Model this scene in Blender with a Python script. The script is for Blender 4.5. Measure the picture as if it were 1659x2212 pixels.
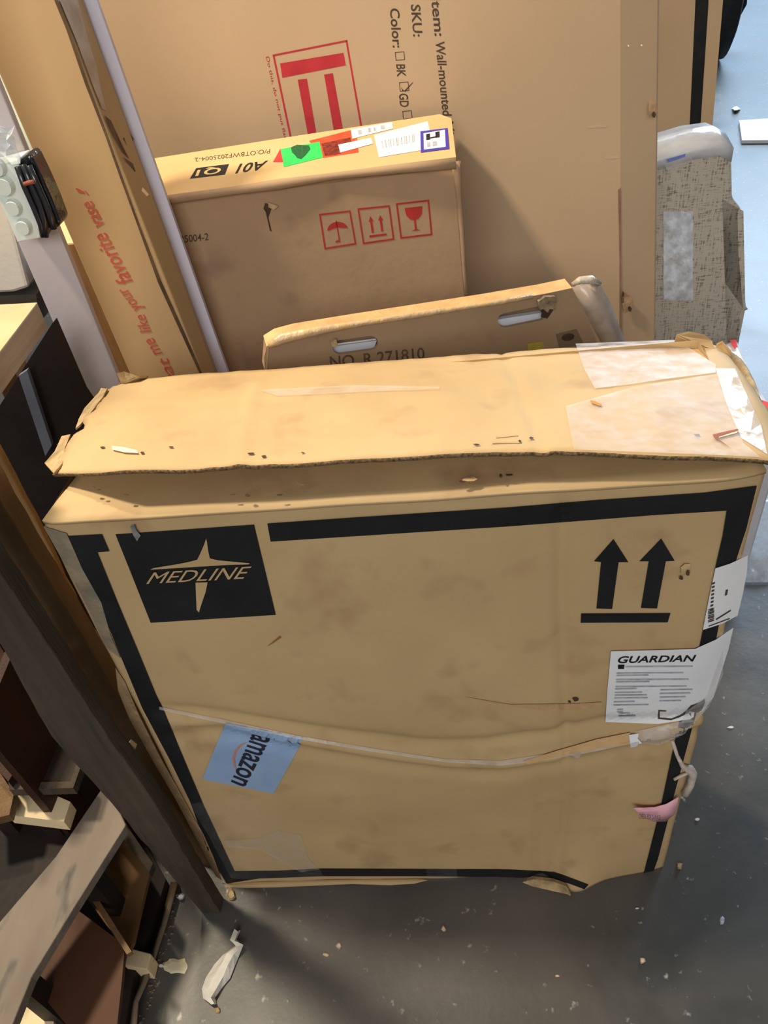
import bpy, bmesh, math, random
import numpy as np
from mathutils import Vector, noise
from mathutils.geometry import tessellate_polygon
random.seed(7)
for o in list(bpy.data.objects): bpy.data.objects.remove(o)
SC = bpy.context.scene

# ------------------------------------------------------------------ camera
W0, H0, F = 1659, 2212, 1688.0
_p, _r, _y = math.radians(41.2), math.radians(-8.0), math.radians(8.7)
CAM = np.array([0.521, -0.682, 1.590])
_Rz = np.array([[math.cos(_y), -math.sin(_y), 0], [math.sin(_y), math.cos(_y), 0], [0, 0, 1.]])
_f = np.array([0, math.cos(_p), -math.sin(_p)]); _u = np.array([0, math.sin(_p), math.cos(_p)]); _x = np.array([1., 0, 0])
CX = _Rz @ (math.cos(_r)*_x + math.sin(_r)*_u); CU = _Rz @ (-math.sin(_r)*_x + math.cos(_r)*_u); CF = _Rz @ _f
cd = bpy.data.cameras.new('camera'); co = bpy.data.objects.new('camera', cd); SC.collection.objects.link(co)
from mathutils import Matrix
co.matrix_world = Matrix(((CX[0], CU[0], -CF[0], CAM[0]), (CX[1], CU[1], -CF[1], CAM[1]), (CX[2], CU[2], -CF[2], CAM[2]), (0, 0, 0, 1)))
cd.sensor_fit = 'VERTICAL'; cd.sensor_height = 24; cd.lens = F/H0*24; cd.clip_start = .02
SC.camera = co

# ------------------------------------------------------------------ light, exposure
SC.view_settings.view_transform = 'Standard'; SC.view_settings.look = 'None'
SC.view_settings.gamma = 1; SC.view_settings.use_curve_mapping = False
SC.view_settings.exposure = 0.0
w = bpy.data.worlds.new('world'); SC.world = w; w.use_nodes = True
w.node_tree.nodes['Background'].inputs[0].default_value = (.95, .93, .90, 1)
w.node_tree.nodes['Background'].inputs[1].default_value = .22
def area(name, loc, target, sx, sy, power, col):
    l = bpy.data.lights.new(name, 'AREA'); l.shape = 'RECTANGLE'; l.size = sx; l.size_y = sy; l.energy = power; l.color = col
    o = bpy.data.objects.new(name, l); SC.collection.objects.link(o); o.location = loc
    o.rotation_euler = (Vector(target)-Vector(loc)).to_track_quat('-Z', 'Y').to_euler(); return o
area('warm_ceiling_lamp', (-.60, 1.30, 4.1), (.2, .2, .9), .22, .22, 64, (1, .83, .60))
area('side_ceiling_lamp', (-.80, 0.32, 3.2), (.2, .5, .9), .22, .22, 72, (1, .86, .64))
area('dock_door_daylight', (3.4, 7.5, 3.7), (.9, .2, .6), 5.0, 2.6, 780, (.60, .79, 1))
area('far_door_daylight', (5.5, 15, 2.4), (1.5, 2, .3), 8, 4, 400, (.48, .72, 1))
area('front_fill_light', (.3, -3.4, 2.9), (.5, .5, .8), 2.5, 1.5, 74, (1, .97, .92))  # unseen fill, added to brighten the carton fronts from the camera side

# ------------------------------------------------------------------ pixel rays to world points
def ray(px, py): return CF + CX*(px-W0/2)/F - CU*(py-H0/2)/F
def hp(px, py, P, N):
    d = ray(px, py); P = np.asarray(P, float); N = np.asarray(N, float)
    return CAM + d*(((P-CAM) @ N)/(d @ N))
def hx(px, py, v): return hp(px, py, (v, 0, 0), (1, 0, 0))
def hy(px, py, v): return hp(px, py, (0, v, 0), (0, 1, 0))
def hz(px, py, v): return hp(px, py, (0, 0, v), (0, 0, 1))
def pr(P):
    d = P-CAM; z = d @ CF
    return np.array([W0/2+F*(d @ CX)/z, H0/2-F*(d @ CU)/z])

# ------------------------------------------------------------------ materials
def srgb(r, g, b):
    return tuple(((c/255/12.92) if c/255 <= .04045 else ((c/255+.055)/1.055)**2.4) for c in (r, g, b))+(1,)
MC = {}
def mat(name, c1, c2=None, scale=6, rough=.75, bump=.15, bscale=60, spec=.3, stretch=(1, 1, 1), detail=4, c3=None, metal=0, coat=0):
    if name in MC: return MC[name]
    m = bpy.data.materials.new(name); m.use_nodes = True; nt = m.node_tree; N = nt.nodes; L = nt.links
    b = N['Principled BSDF']; b.inputs['Roughness'].default_value = rough; b.inputs['Metallic'].default_value = metal
    b.inputs['Specular IOR Level'].default_value = spec; b.inputs['Coat Weight'].default_value = coat
    c2 = c2 or c1
    tc = N.new('ShaderNodeTexCoord'); mp = N.new('ShaderNodeMapping'); mp.inputs['Scale'].default_value = stretch
    L.new(tc.outputs['Object'], mp.inputs[0])
    n1 = N.new('ShaderNodeTexNoise'); n1.inputs['Scale'].default_value = scale; n1.inputs['Detail'].default_value = detail
    L.new(mp.outputs[0], n1.inputs[0])
    cr = N.new('ShaderNodeValToRGB'); cr.color_ramp.elements[0].position = .32; cr.color_ramp.elements[1].position = .68
    cr.color_ramp.elements[0].color = srgb(*c1); cr.color_ramp.elements[1].color = srgb(*c2)
    L.new(n1.outputs[0], cr.inputs[0]); out = cr.outputs[0]
    if c3:
        n2 = N.new('ShaderNodeTexNoise'); n2.inputs['Scale'].default_value = scale*2.3; n2.inputs['Detail'].default_value = 3
        L.new(mp.outputs[0], n2.inputs[0])
        r2 = N.new('ShaderNodeValToRGB'); r2.color_ramp.elements[0].position = .58; r2.color_ramp.elements[1].position = .72
        L.new(n2.outputs[0], r2.inputs[0])
        mx = N.new('ShaderNodeMix'); mx.data_type = 'RGBA'; mx.inputs[7].default_value = srgb(*c3)
        L.new(r2.outputs[0], mx.inputs[0]); L.new(out, mx.inputs[6]); out = mx.outputs[2]
    L.new(out, b.inputs['Base Color'])
    if bump:
        n3 = N.new('ShaderNodeTexNoise'); n3.inputs['Scale'].default_value = bscale; n3.inputs['Detail'].default_value = 5
        L.new(mp.outputs[0], n3.inputs[0])
        bp = N.new('ShaderNodeBump'); bp.inputs['Strength'].default_value = bump; bp.inputs['Distance'].default_value = .004
        L.new(n3.outputs[0], bp.inputs['Height']); L.new(bp.outputs[0], b.inputs['Normal'])
    MC[name] = m; return m
def film(name, col, opacity, rough=.12):
    if name in MC: return MC[name]
    m = bpy.data.materials.new(name); m.use_nodes = True; nt = m.node_tree; N = nt.nodes; L = nt.links
    b = N['Principled BSDF']; b.inputs['Base Color'].default_value = srgb(*col); b.inputs['Roughness'].default_value = rough
    b.inputs['Specular IOR Level'].default_value = .8 if rough < .3 else .35
    tr = N.new('ShaderNodeBsdfTransparent'); mx = N.new('ShaderNodeMixShader'); n = N.new('ShaderNodeTexNoise')
    n.inputs['Scale'].default_value = 40
    tc = N.new('ShaderNodeTexCoord'); L.new(tc.outputs['Object'], n.inputs[0])
    bp = N.new('ShaderNodeBump'); bp.inputs['Strength'].default_value = .6; bp.inputs['Distance'].default_value = .004
    L.new(n.outputs[0], bp.inputs['Height']); L.new(bp.outputs[0], b.inputs['Normal'])
    mt = N.new('ShaderNodeMath'); mt.operation = 'MULTIPLY'; mt.inputs[1].default_value = opacity*2
    L.new(n.outputs[0], mt.inputs[0]); L.new(mt.outputs[0], mx.inputs[0])
    L.new(tr.outputs[0], mx.inputs[1]); L.new(b.outputs[0], mx.inputs[2])
    L.new(mx.outputs[0], N['Material Output'].inputs['Surface']); MC[name] = m; return m
CARD = mat('kraft_cardboard', (184, 156, 114), (196, 168, 125), 5, c3=(176, 146, 108), bump=.12, stretch=(1, 1, 1))
CARD2 = mat('brown_cardboard', (184, 156, 126), (192, 164, 133), 2.5, bump=.06)
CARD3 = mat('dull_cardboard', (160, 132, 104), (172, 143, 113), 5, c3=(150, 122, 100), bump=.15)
CARD4 = mat('yellowish_cardboard', (186, 154, 110), (194, 160, 120), 3, bump=.05, stretch=(1, 1, .4))
TORN = mat('torn_cardboard_core', (150, 128, 96), (205, 176, 130), 40, bump=.8, bscale=90)
CORE = mat('corrugated_edge', (70, 58, 42), (150, 122, 86), 260, bump=.6, bscale=200)
INK = mat('black_ink', (22, 23, 25), (30, 31, 34), 18, rough=.6, bump=.1)
INKF = mat('faded_black_ink', (62, 52, 44), (82, 68, 54), 60, rough=.7, bump=.05)
RED = mat('red_ink', (186, 50, 60), (170, 42, 52), 30, bump=0)
REDP = mat('red_script_ink', (185, 75, 55), (196, 100, 78), 90, bump=0)
PAPER = mat('white_label_paper', (226, 228, 234), (236, 238, 242), 10, rough=.45, bump=.05)
GREYP = mat('grey_print', (150, 154, 164), (186, 190, 198), 130, bump=0)
BLUEP = mat('pale_blue_label', (140, 168, 208), (150, 178, 214), 20, rough=.4, bump=0)
DIRT = mat('dark_tear', (60, 42, 30), (84, 62, 44), 50, bump=.3)
TAPE = film('clear_packing_tape', (235, 235, 240), .22)
TAPEH = film('cloudy_packing_tape', (232, 228, 226), .34, .22)

# ------------------------------------------------------------------ object helpers
def thing(name, label, cat, loc=(0, 0, 0), group=None):
    o = bpy.data.objects.new(name, None); SC.collection.objects.link(o); o.location = loc; o.empty_display_size = .05
    o['label'] = label; o['category'] = cat
    if group: o['group'] = group
    return o
def rootloc(p):
    v = Vector((0, 0, 0))
    while p is not None: v += p.location; p = p.parent
    return v
def mesh(name, verts, faces, m, parent=None, smooth=False, label=None, cat=None, group=None, kind=None, bevel=0, solid=0, loc=None, mats=None, fm=None):
    """one mesh object from world-space points"""
    V = [Vector(v) for v in verts]
    if parent is not None: L = rootloc(parent)
    else: L = Vector(loc) if loc is not None else Vector((0, 0, 0))
    if parent is None and loc is None:
        L = sum(V, Vector())/len(V); L.z = min(v.z for v in V)
    me = bpy.data.meshes.new(name); me.from_pydata([v-L for v in V], [], faces); me.update()
    bm = bmesh.new(); bm.from_mesh(me)
    if solid != 'open': bmesh.ops.recalc_face_normals(bm, faces=bm.faces)
    bm.to_mesh(me); bm.free()
    for mm in (mats or [m]): me.materials.append(mm)
    if fm:
        for i, k in enumerate(fm): me.polygons[i].material_index = k
    if smooth:
        for p_ in me.polygons: p_.use_smooth = True
    o = bpy.data.objects.new(name, me); SC.collection.objects.link(o)
    if parent is not None: o.parent = parent
    else: o.location = L
    if solid not in (0, 'open'):
        s = o.modifiers.new('solid', 'SOLIDIFY'); s.thickness = solid; s.offset = -1
    if bevel:
        b = o.modifiers.new('bevel', 'BEVEL'); b.width = bevel; b.segments = 2; b.limit_method = 'ANGLE'
    if label: o['label'] = label
    if cat: o['category'] = cat
    if group: o['group'] = group
    if kind: o['kind'] = kind
    return o
def prism(name, pts, vec, m, parent=None, rag=0, **k):
    """a slab: planar outline and its copy shifted by vec, with sides"""
    P = [np.asarray(p, float) for p in pts]
    if rag:
        Q = []
        for i, a in enumerate(P):
            b = P[(i+1) % len(P)]; n = max(1, int(np.linalg.norm(b-a)/.03))
            for j in range(n):
                q = a+(b-a)*j/n
                if j: q = q+np.array([random.uniform(-rag, rag) for _ in range(3)])
                Q.append(q)
        P = Q
    n = len(P); v = np.asarray(vec, float)
    tri = tessellate_polygon([[Vector(q) for q in P]])
    V = P+[q+v for q in P]
    Fc = [tuple(t) for t in tri]+[tuple(i+n for i in reversed(t)) for t in tri]
    if n <= 5: Fc = [tuple(range(n)), tuple(range(2*n-1, n-1, -1))]
    Fc += [(i, (i+1) % n, (i+1) % n+n, i+n) for i in range(n)]
    return mesh(name, V, Fc, m, parent, **k)
def hull8(name, A, B, m, parent=None, **k):
    V = list(A)+list(B); n = len(A)
    Fc = [tuple(range(n)), tuple(range(2*n-1, n-1, -1))]+[(i, (i+1) % n, (i+1) % n+n, i+n) for i in range(n)]
    return mesh(name, V, Fc, m, parent, **k)
def tube(name, pts, r, m, parent=None, seg=8, **k):
    pts = [Vector(p) for p in pts]; V = []; Fc = []
    for i, p in enumerate(pts):
        t = (pts[min(i+1, len(pts)-1)]-pts[max(i-1, 0)]).normalized()
        a = t.orthogonal().normalized() if i == 0 else (a-t*a.dot(t)).normalized()
        b = t.cross(a); rr = r[i] if isinstance(r, (list, tuple)) else r
        for s in range(seg):
            q = 2*math.pi*s/seg; V.append(p+(a*math.cos(q)+b*math.sin(q))*rr)
    for i in range(len(pts)-1):
        for s in range(seg):
            Fc.append((i*seg+s, i*seg+(s+1) % seg, (i+1)*seg+(s+1) % seg, (i+1)*seg+s))
    Fc.append(tuple(range(seg))[::-1]); Fc.append(tuple(range((len(pts)-1)*seg, len(pts)*seg)))
    return mesh(name, V, Fc, m, parent, smooth=True, **k)

class Surf:
    """a parametric sheet; pt() finds the point of the sheet seen at a photo position"""
    def __init__(s, fn, base=None): s.fn = fn; s.base = base
    def inv(s, px, py):
        t = np.array([px, py], float); h = 1e-3; best = None
        u, v = s.base.inv(px, py) if s.base else (.5, .5); cap = .03 if s.base else .6
        for _ in range(9):
            a = pr(s.fn(u, v)); e = t-a
            if best is None or abs(e).max() < best[0]: best = (abs(e).max(), u, v)
            if abs(e).max() < .05: break
            J = np.stack([(pr(s.fn(u+h, v))-a)/h, (pr(s.fn(u, v+h))-a)/h], 1)
            d = np.linalg.solve(J, e); u += float(np.clip(d[0], -cap, cap)); v += float(np.clip(d[1], -cap, cap))
        return best[1], best[2]
    def near(s, px, py, d):
        P = s.pt(px, py); return P+(CAM-P)/np.linalg.norm(CAM-P)*d
    def pt(s, px, py, off=0.):
        u, v = s.inv(px, py); P = s.fn(u, v); h = 2e-3
        fn = s.base.fn if s.base else s.fn; Q = fn(u, v)
        n = np.cross(fn(u+h, v)-Q, fn(u, v+h)-Q); n /= np.linalg.norm(n)
        if n @ (CAM-P) < 0: n = -n
        return P+n*off
class Plane(Surf):
    def __init__(s, P, N): s.P = np.asarray(P, float); s.N = np.asarray(N, float)/np.linalg.norm(N)
    def pt(s, px, py, off=0.):
        n = s.N if s.N @ (CAM-s.P) > 0 else -s.N
        off = off*.4 if 0 < off < .005 else off
        return hp(px, py, s.P, s.N)+n*off
def decal(name, polys, S, m, parent, off=.0012, step=26, **k):
    """flat print or a label cut to outlines, laid on the sheet S"""
    V, Fc, key = [], [], {}
    if S is FS and step > 12: step = 12
    def vid(p):
        q = (round(p[0], 2), round(p[1], 2))
        if q not in key: key[q] = len(V); V.append(S.pt(q[0], q[1], off))
        return key[q]
    for poly in polys:
        tris = [[(poly[i][0], poly[i][1]) for i in t] for t in tessellate_polygon([[Vector((x, y, 0)) for x, y in poly]])]
        out = []
        while tris:
            t = tris.pop(); L = [math.dist(t[i], t[(i+1) % 3]) for i in range(3)]
            i = L.index(max(L))
            if L[i] > step:
                a, b, c = t[i], t[(i+1) % 3], t[(i+2) % 3]; md = ((a[0]+b[0])/2, (a[1]+b[1])/2)
                tris += [[a, md, c], [md, b, c]]
            else: out.append(t)
        for t in out:
            f_ = tuple(vid(p) for p in t)
            if len(set(f_)) == 3: Fc.append(f_)
    o = mesh(name, V, Fc, m, parent, solid='open', **k)
    me = o.data; bm = bmesh.new(); bm.from_mesh(me)
    L = rootloc(parent) if parent else o.location
    for f_ in bm.faces:
        if f_.normal.dot(Vector(CAM)-L-f_.calc_center_median()) < 0: f_.normal_flip()
    bm.to_mesh(me); bm.free()
    return o
def bil(q, s, t):
    """q = bottom-left, bottom-right, top-right, top-left"""
    q = [np.array(p, float) for p in q]
    return q[0]*(1-s)*(1-t)+q[1]*s*(1-t)+q[2]*s*t+q[3]*(1-s)*t
def letters(name, text, q, S, m, parent, off=.0015, bold=.0, shear=0, full=False, **k):
    cu = bpy.data.curves.new('t', 'FONT'); cu.body = text; cu.offset = bold; cu.shear = shear; cu.resolution_u = 3
    ob = bpy.data.objects.new('t', cu); SC.collection.objects.link(ob); bpy.context.view_layer.update()
    me = bpy.data.meshes.new_from_object(ob)
    bpy.data.objects.remove(ob); bpy.data.curves.remove(cu)
    xs = [v.co.x for v in me.vertices]; ys = [v.co.y for v in me.vertices]
    x0, x1, y0, y1 = min(xs), max(xs), min(ys), max(ys)
    if full: y0, y1 = -.2, .72
    V = []
    for v in me.vertices:
        p = bil(q, (v.co.x-x0)/(x1-x0), (v.co.y-y0)/(y1-y0)); V.append(S.pt(p[0], p[1], off))
    Fc = [tuple(p.vertices) for p in me.polygons]
    bpy.data.meshes.remove(me)
    return mesh(name, V, Fc, m, parent, solid='open', **k)
def icon(name, shapes, q, S, m, parent, off=.0012, **k):
    return decal(name, [[tuple(bil(q, x, y)) for x, y in sh] for sh in shapes], S, m, parent, off, **k)
def ringpolys(q, w):
    a, b = w, 1-w
    return [[(0, 0), (1, 0), (1, a), (0, a)], [(0, b), (1, b), (1, 1), (0, 1)], [(0, a), (a, a), (a, b), (0, b)], [(b, a), (1, a), (1, b), (b, b)]]
def nz(x, y, z=0, s=1.): return noise.noise(Vector((x*s, y*s, z*s)))

# ================================================================== setting
def floor_mat():
    m = bpy.data.materials.new('sealed_concrete'); m.use_nodes = True; N = m.node_tree.nodes; L = m.node_tree.links; b = N['Principled BSDF']
    tc = N.new('ShaderNodeTexCoord'); n = N.new('ShaderNodeTexNoise'); n.inputs['Scale'].default_value = 3.2; n.inputs['Detail'].default_value = 7
    n.inputs['Distortion'].default_value = .6
    L.new(tc.outputs['Object'], n.inputs[0]); cr = N.new('ShaderNodeValToRGB')
    e = cr.color_ramp.elements; e[0].position = .3; e[0].color = srgb(62, 62, 60); e[1].position = .72; e[1].color = srgb(96, 92, 88)
    L.new(n.outputs[0], cr.inputs[0])
    n2 = N.new('ShaderNodeTexNoise'); n2.inputs['Scale'].default_value = 55; n2.inputs['Detail'].default_value = 6; L.new(tc.outputs['Object'], n2.inputs[0])
    r2 = N.new('ShaderNodeValToRGB'); r2.color_ramp.elements[0].position = .66; r2.color_ramp.elements[1].position = .78
    L.new(n2.outputs[0], r2.inputs[0])
    mx = N.new('ShaderNodeMix'); mx.data_type = 'RGBA'; mx.inputs[7].default_value = srgb(170, 165, 155)
    L.new(r2.outputs[0], mx.inputs[0]); L.new(cr.outputs[0], mx.inputs[6]); L.new(mx.outputs[2], b.inputs['Base Color'])
    rr = N.new('ShaderNodeMapRange'); rr.inputs[3].default_value = .30; rr.inputs[4].default_value = .52
    L.new(n.outputs[0], rr.inputs[0]); L.new(rr.outputs[0], b.inputs['Roughness']); b.inputs['Specular IOR Level'].default_value = .5
    bp = N.new('ShaderNodeBump'); bp.inputs['Strength'].default_value = .12; bp.inputs['Distance'].default_value = .004
    L.new(n2.outputs[0], bp.inputs['Height']); L.new(bp.outputs[0], b.inputs['Normal'])
    return m
mesh('floor', [(-6, -4, 0), (12, -4, 0), (12, 16, 0), (-6, 16, 0), (-6, -4, -.1), (12, -4, -.1), (12, 16, -.1), (-6, 16, -.1)],
     [(0, 1, 2, 3), (4, 5, 6, 7), (0, 1, 5, 4), (1, 2, 6, 5), (2, 3, 7, 6), (3, 0, 4, 7)], floor_mat(), kind='structure')

WALLM = mat('painted_block_wall', (150, 150, 146), (164, 163, 158), 1.5)
mesh('wall_back', [(-6, 16, 0), (12, 16, 0), (12, 16.2, 0), (-6, 16.2, 0), (-6, 16, 6), (12, 16, 6), (12, 16.2, 6), (-6, 16.2, 6)], [(0, 1, 2, 3), (4, 5, 6, 7), (0, 1, 5, 4), (1, 2, 6, 5), (2, 3, 7, 6), (3, 0, 4, 7)], WALLM, kind='structure')
mesh('wall_left', [(-6.2, -4, 0), (-6, -4, 0), (-6, 16, 0), (-6.2, 16, 0), (-6.2, -4, 6), (-6, -4, 6), (-6, 16, 6), (-6.2, 16, 6)], [(0, 1, 2, 3), (4, 5, 6, 7), (0, 1, 5, 4), (1, 2, 6, 5), (2, 3, 7, 6), (3, 0, 4, 7)], WALLM, kind='structure')
mesh('wall_right', [(12, -4, 0), (12.2, -4, 0), (12.2, 16, 0), (12, 16, 0), (12, -4, 6), (12.2, -4, 6), (12.2, 16, 6), (12, 16, 6)], [(0, 1, 2, 3), (4, 5, 6, 7), (0, 1, 5, 4), (1, 2, 6, 5), (2, 3, 7, 6), (3, 0, 4, 7)], WALLM, kind='structure')

# ================================================================== the big carton in front
TL, TR = hy(90, 1131, 0), hy(1660, 1028, 0.0)
BL, BR = hz(486, 1912, 0), hz(1434, 1884, 0)
TL[2] = max(TL[2], .97)
root = thing('cardboard_carton', 'large dented wheelchair carton in front with black star logo and two up arrows', 'box', ((BL+BR)/2+np.array([0, .14, 0])))
def seg_d(px, py, a, b):
    a = np.array(a, float); b = np.array(b, float); p_ = np.array([px, py]); t = np.clip(((p_-a) @ (b-a))/((b-a) @ (b-a)), 0, 1)
    q = a+(b-a)*t; cr = (b-a)[0]*(p_-a)[1]-(b-a)[1]*(p_-a)[0]
    return math.copysign(math.dist(p_, q), cr)
B0 = Surf(lambda u, v: TL*(1-u)*v+TR*u*v+BL*(1-u)*(1-v)+BR*u*(1-v))
def crease_uv(L):
    q = [B0.inv(*p) for p in L]
    return [a[0] for a in q], [a[1] for a in q]
C1 = crease_uv([(480, 1554), (640, 1590), (800, 1618), (960, 1641), (1080, 1646), (1200, 1630), (1370, 1590), (1500, 1560)])
C2 = crease_uv([(330, 1530), (500, 1547), (700, 1577), (900, 1601), (1050, 1602), (1180, 1582), (1310, 1558), (1500, 1545)])
def front_fn(u, v):
    P = TL*(1-u)*v+TR*u*v+BL*(1-u)*(1-v)+BR*u*(1-v)
    d = .008*nz(u*3, v*3, 1)+.003*nz(u*9, v*9, 4)
    b1 = v-float(np.interp(u, *C1)); b2 = v-float(np.interp(u, *C2)); fd = min(1, max(0, u/.1))
    d += fd*(.008*math.exp(-(b1/.016)**2)-.010*math.exp(-((b2+.004)/.018)**2)-.007*math.exp(-((b1+.037)/.02)**2))
    # vertical fold, a little bent, and the shallow dent right of it
    fx = .765-.01*v+.012*math.sin(v*5); e = u-fx
    d += -.005*math.exp(-(e/.010)**2)+.0025*math.exp(-((e+.03)/.02)**2)
    if v < .5: d += .022*(.5-v)*math.exp(-((u-.86)/.07)**2)-.030*(.5-v)*math.exp(-((u-.735)/.025)**2)
    d += .030*math.exp(-((u-.80)/.05)**2)*math.exp(-max(v, 0)/.05)
    d += -.004*math.exp(-(((u-.27)/.1)**2+((v-.2)/.05)**2))
    edge = min(1, max(0, (1-v)/.03))
    d *= edge
    if u > .93: d -= 2*min(u-.93, .09)**2        # the bulged right-hand corner turns away
    if u < .03: d -= min(.03-u, .04)**2*6
    return P+np.array([0, -d, 0])
FS = Surf(front_fn, B0)
NU, NV = 150, 170
V = []; Fc = []
for j in range(NV+1):
    for i in range(NU+1): V.append(front_fn(i/NU, j/NV))
for j in range(NV):
    for i in range(NU): Fc.append((j*(NU+1)+i, j*(NU+1)+i+1, (j+1)*(NU+1)+i+1, (j+1)*(NU+1)+i))
nb = len(V)
BKY = .295
# sides, rear and bottom share the front sheet's rim
def rim(j, i): return j*(NU+1)+i
LB = []; RB = []
for j in range(NV+1):
    v = j/NV; l = front_fn(0, v); r_ = front_fn(1, v)
    LB.append(len(V)); V.append(np.array([l[0]+.012, BKY+.01*nz(v*4, 2), l[2]]))
    RB.append(len(V)); V.append(np.array([r_[0]-.005+.01*nz(v*5, 7), BKY, r_[2]]))
for j in range(NV):
    Fc.append((rim(j, 0), rim(j+1, 0), LB[j+1], LB[j])); Fc.append((rim(j, NU), RB[j], RB[j+1], rim(j+1, NU)))
    Fc.append((LB[j], LB[j+1], RB[j+1], RB[j]))
Fc.append(tuple([rim(0, i) for i in range(NU+1)])+(RB[0], LB[0]))
mesh('carton_body', V, Fc, CARD, root, smooth=True)
# ---- top: front flap (the lit ledge), stiff back flap over it
def ruled(name, A, B, m, nrow=10, fn=None, **k):
    V = []; Fc = []; n = len(A)
    for j in range(nrow+1):
        t = j/nrow
        for i in range(n):
            P = A[i]*(1-t)+B[i]*t
            if fn: P = P+np.array([0, 0, fn(i/(n-1), t)])
            V.append(P)
    for j in range(nrow):
        for i in range(n-1): Fc.append((j*n+i, j*n+i+1, (j+1)*n+i+1, (j+1)*n+i))
    return mesh(name, V, Fc, m, root, **k)
def poly_at(pl, n):
    d = [0]
    for a, b in zip(pl[:-1], pl[1:]): d.append(d[-1]+math.dist(a, b))
    out = []
    for i in range(n):
        s = d[-1]*i/(n-1); j = 0
        while j < len(d)-2 and s > d[j+1]: j += 1
        t = (s-d[j])/(d[j+1]-d[j]); out.append((pl[j][0]*(1-t)+pl[j+1][0]*t, pl[j][1]*(1-t)+pl[j+1][1]*t))
    return out
n = 60
A = [front_fn(i/(n-1), 1.0)+np.array([0, -.002, .002]) for i in range(n)]
B = []
for i in range(n):
    a = A[i]; B.append(np.array([a[0]+.035*(1-i/(n-1))-.01, a[1]+.20, a[2]-.004]))
ruled('front_flap', A, B, CARD, fn=lambda u, t: .002*nz(u*8, t*3, 3), solid=.005, smooth=True)
fe = poly_at([(116, 1022), (260, 1019), (420, 1012), (600, 1003), (760, 993), (920, 984), (1100, 975), (1250, 976), (1400, 983), (1540, 987), (1659, 993), (1740, 1000)], n)
be = poly_at([(262, 822), (420, 808), (620, 795), (820, 780), (1050, 764), (1250, 750), (1470, 738), (1560, 745), (1605, 775)], n)
FA = []
for i, (x, y) in enumerate(fe):
    u = i/(n-1); z = 1.042+.012*math.sin(u*3.14)-.034*max(0, 1-u/.08)-.010*max(0, u-.8)*5*.6
    FA.append(hz(x, y, z))
FB = [hz(x, y, .998+.004*nz(x*.01, 3)) for x, y in be]
# ragged left end: follow the torn outline
lft = [(116, 1022), (128, 985), (150, 940), (172, 905), (205, 868), (240, 838), (262, 822)]
def flap_fn(u, t):
    f_ = min(max(u, 0), 1)*(n-1); i = min(int(f_), n-2); w_ = f_-i
    if u < 0: w_ = u*(n-1); i = 0
    if u > 1: w_ = 1+(u-1)*(n-1); i = n-2
    a = FA[i]*(1-w_)+FA[i+1]*w_; b = FB[i]*(1-w_)+FB[i+1]*w_
    P = a*(1-t)+b*t
    q = abs(P[0]-(.252-.035*t))
    zz = .010*math.sin(min(1, max(0, t))*3.14)+.0025*nz(u*14, t*5, 9)+.0012*nz(u*40, t*14, 2)+.003*math.exp(-(q/.010)**2)*(t < .8)-.003*math.exp(-((P[0]-.60+.03*t)/.006)**2)-.002*math.exp(-((t-.55-.02*math.sin(u*20))/.02)**2)
    zz -= .02*max(0, u-.93)/.07*max(0, u-.93)/.07
    return P+np.array([0, 0, zz])
TS = Surf(flap_fn)
V = []; Fc = []; nr = 26; nc = 130
for j in range(nr+1):
    for i in range(nc+1):
        P = flap_fn(i/nc, j/nr)
        if i == 0: P = P+np.array([random.uniform(-.006, .004), 0, random.uniform(-.003, .003)])
        V.append(P)
for j in range(nr):
    for i in range(nc): Fc.append((j*(nc+1)+i, j*(nc+1)+i+1, (j+1)*(nc+1)+i+1, (j+1)*(nc+1)+i))
flap = mesh('back_flap', V, Fc, CARD, root, smooth=True)
s = flap.modifiers.new('solid', 'SOLIDIFY'); s.thickness = .0055; s.offset = 1 if flap.data.polygons[0].normal.z < 0 else -1
flap.data.materials.append(CORE); s.material_offset_rim = 1
# left end closure and torn ply edges
def scrap(name, pts, S_or_z, m, parent, th=.003, **k):
    P = [(hz(x, y, z)) for x, y, z in pts]
    return prism(name, P, (0, 0, -th), m, parent, **k)
scrap('torn_edge', [(116, 1022, 1.015), (96, 1000, 1.0), (118, 975, 1.0), (133, 942, 1.0), (152, 938, 1.01), (140, 968, 1.01), (135, 1000, 1.012)], 0, TORN, root)
scrap('torn_edge', [(163, 925, 1.005), (170, 905, .998), (182, 882, .99), (215, 845, .99), (232, 838, 1.0), (222, 857, 1.01), (195, 892, 1.01), (172, 918, 1.01)], 0, TORN, root)
scrap('torn_edge', [(205, 868, 1.0), (218, 838, .99), (245, 842, .995), (262, 824, .998), (230, 862, 1.005)], 0, CARD, root)
scrap('torn_edge', [(262, 828, 1.0), (252, 806, 1.02), (268, 802, 1.02), (296, 812, 1.015), (320, 812, 1.0), (290, 822, 1.0)], 0, TORN, root)
scrap('torn_edge', [(1457, 737, 1.0), (1462, 722, 1.02), (1488, 716, 1.025), (1520, 722, 1.02), (1538, 736, 1.01), (1545, 758, 1.0)], 0, CARD, root)
scrap('torn_edge', [(1548, 742, 1.0), (1560, 736, 1.01), (1580, 757, 1.0), (1580, 770, .99), (1566, 768, .99)], 0, CARD, root)
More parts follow.
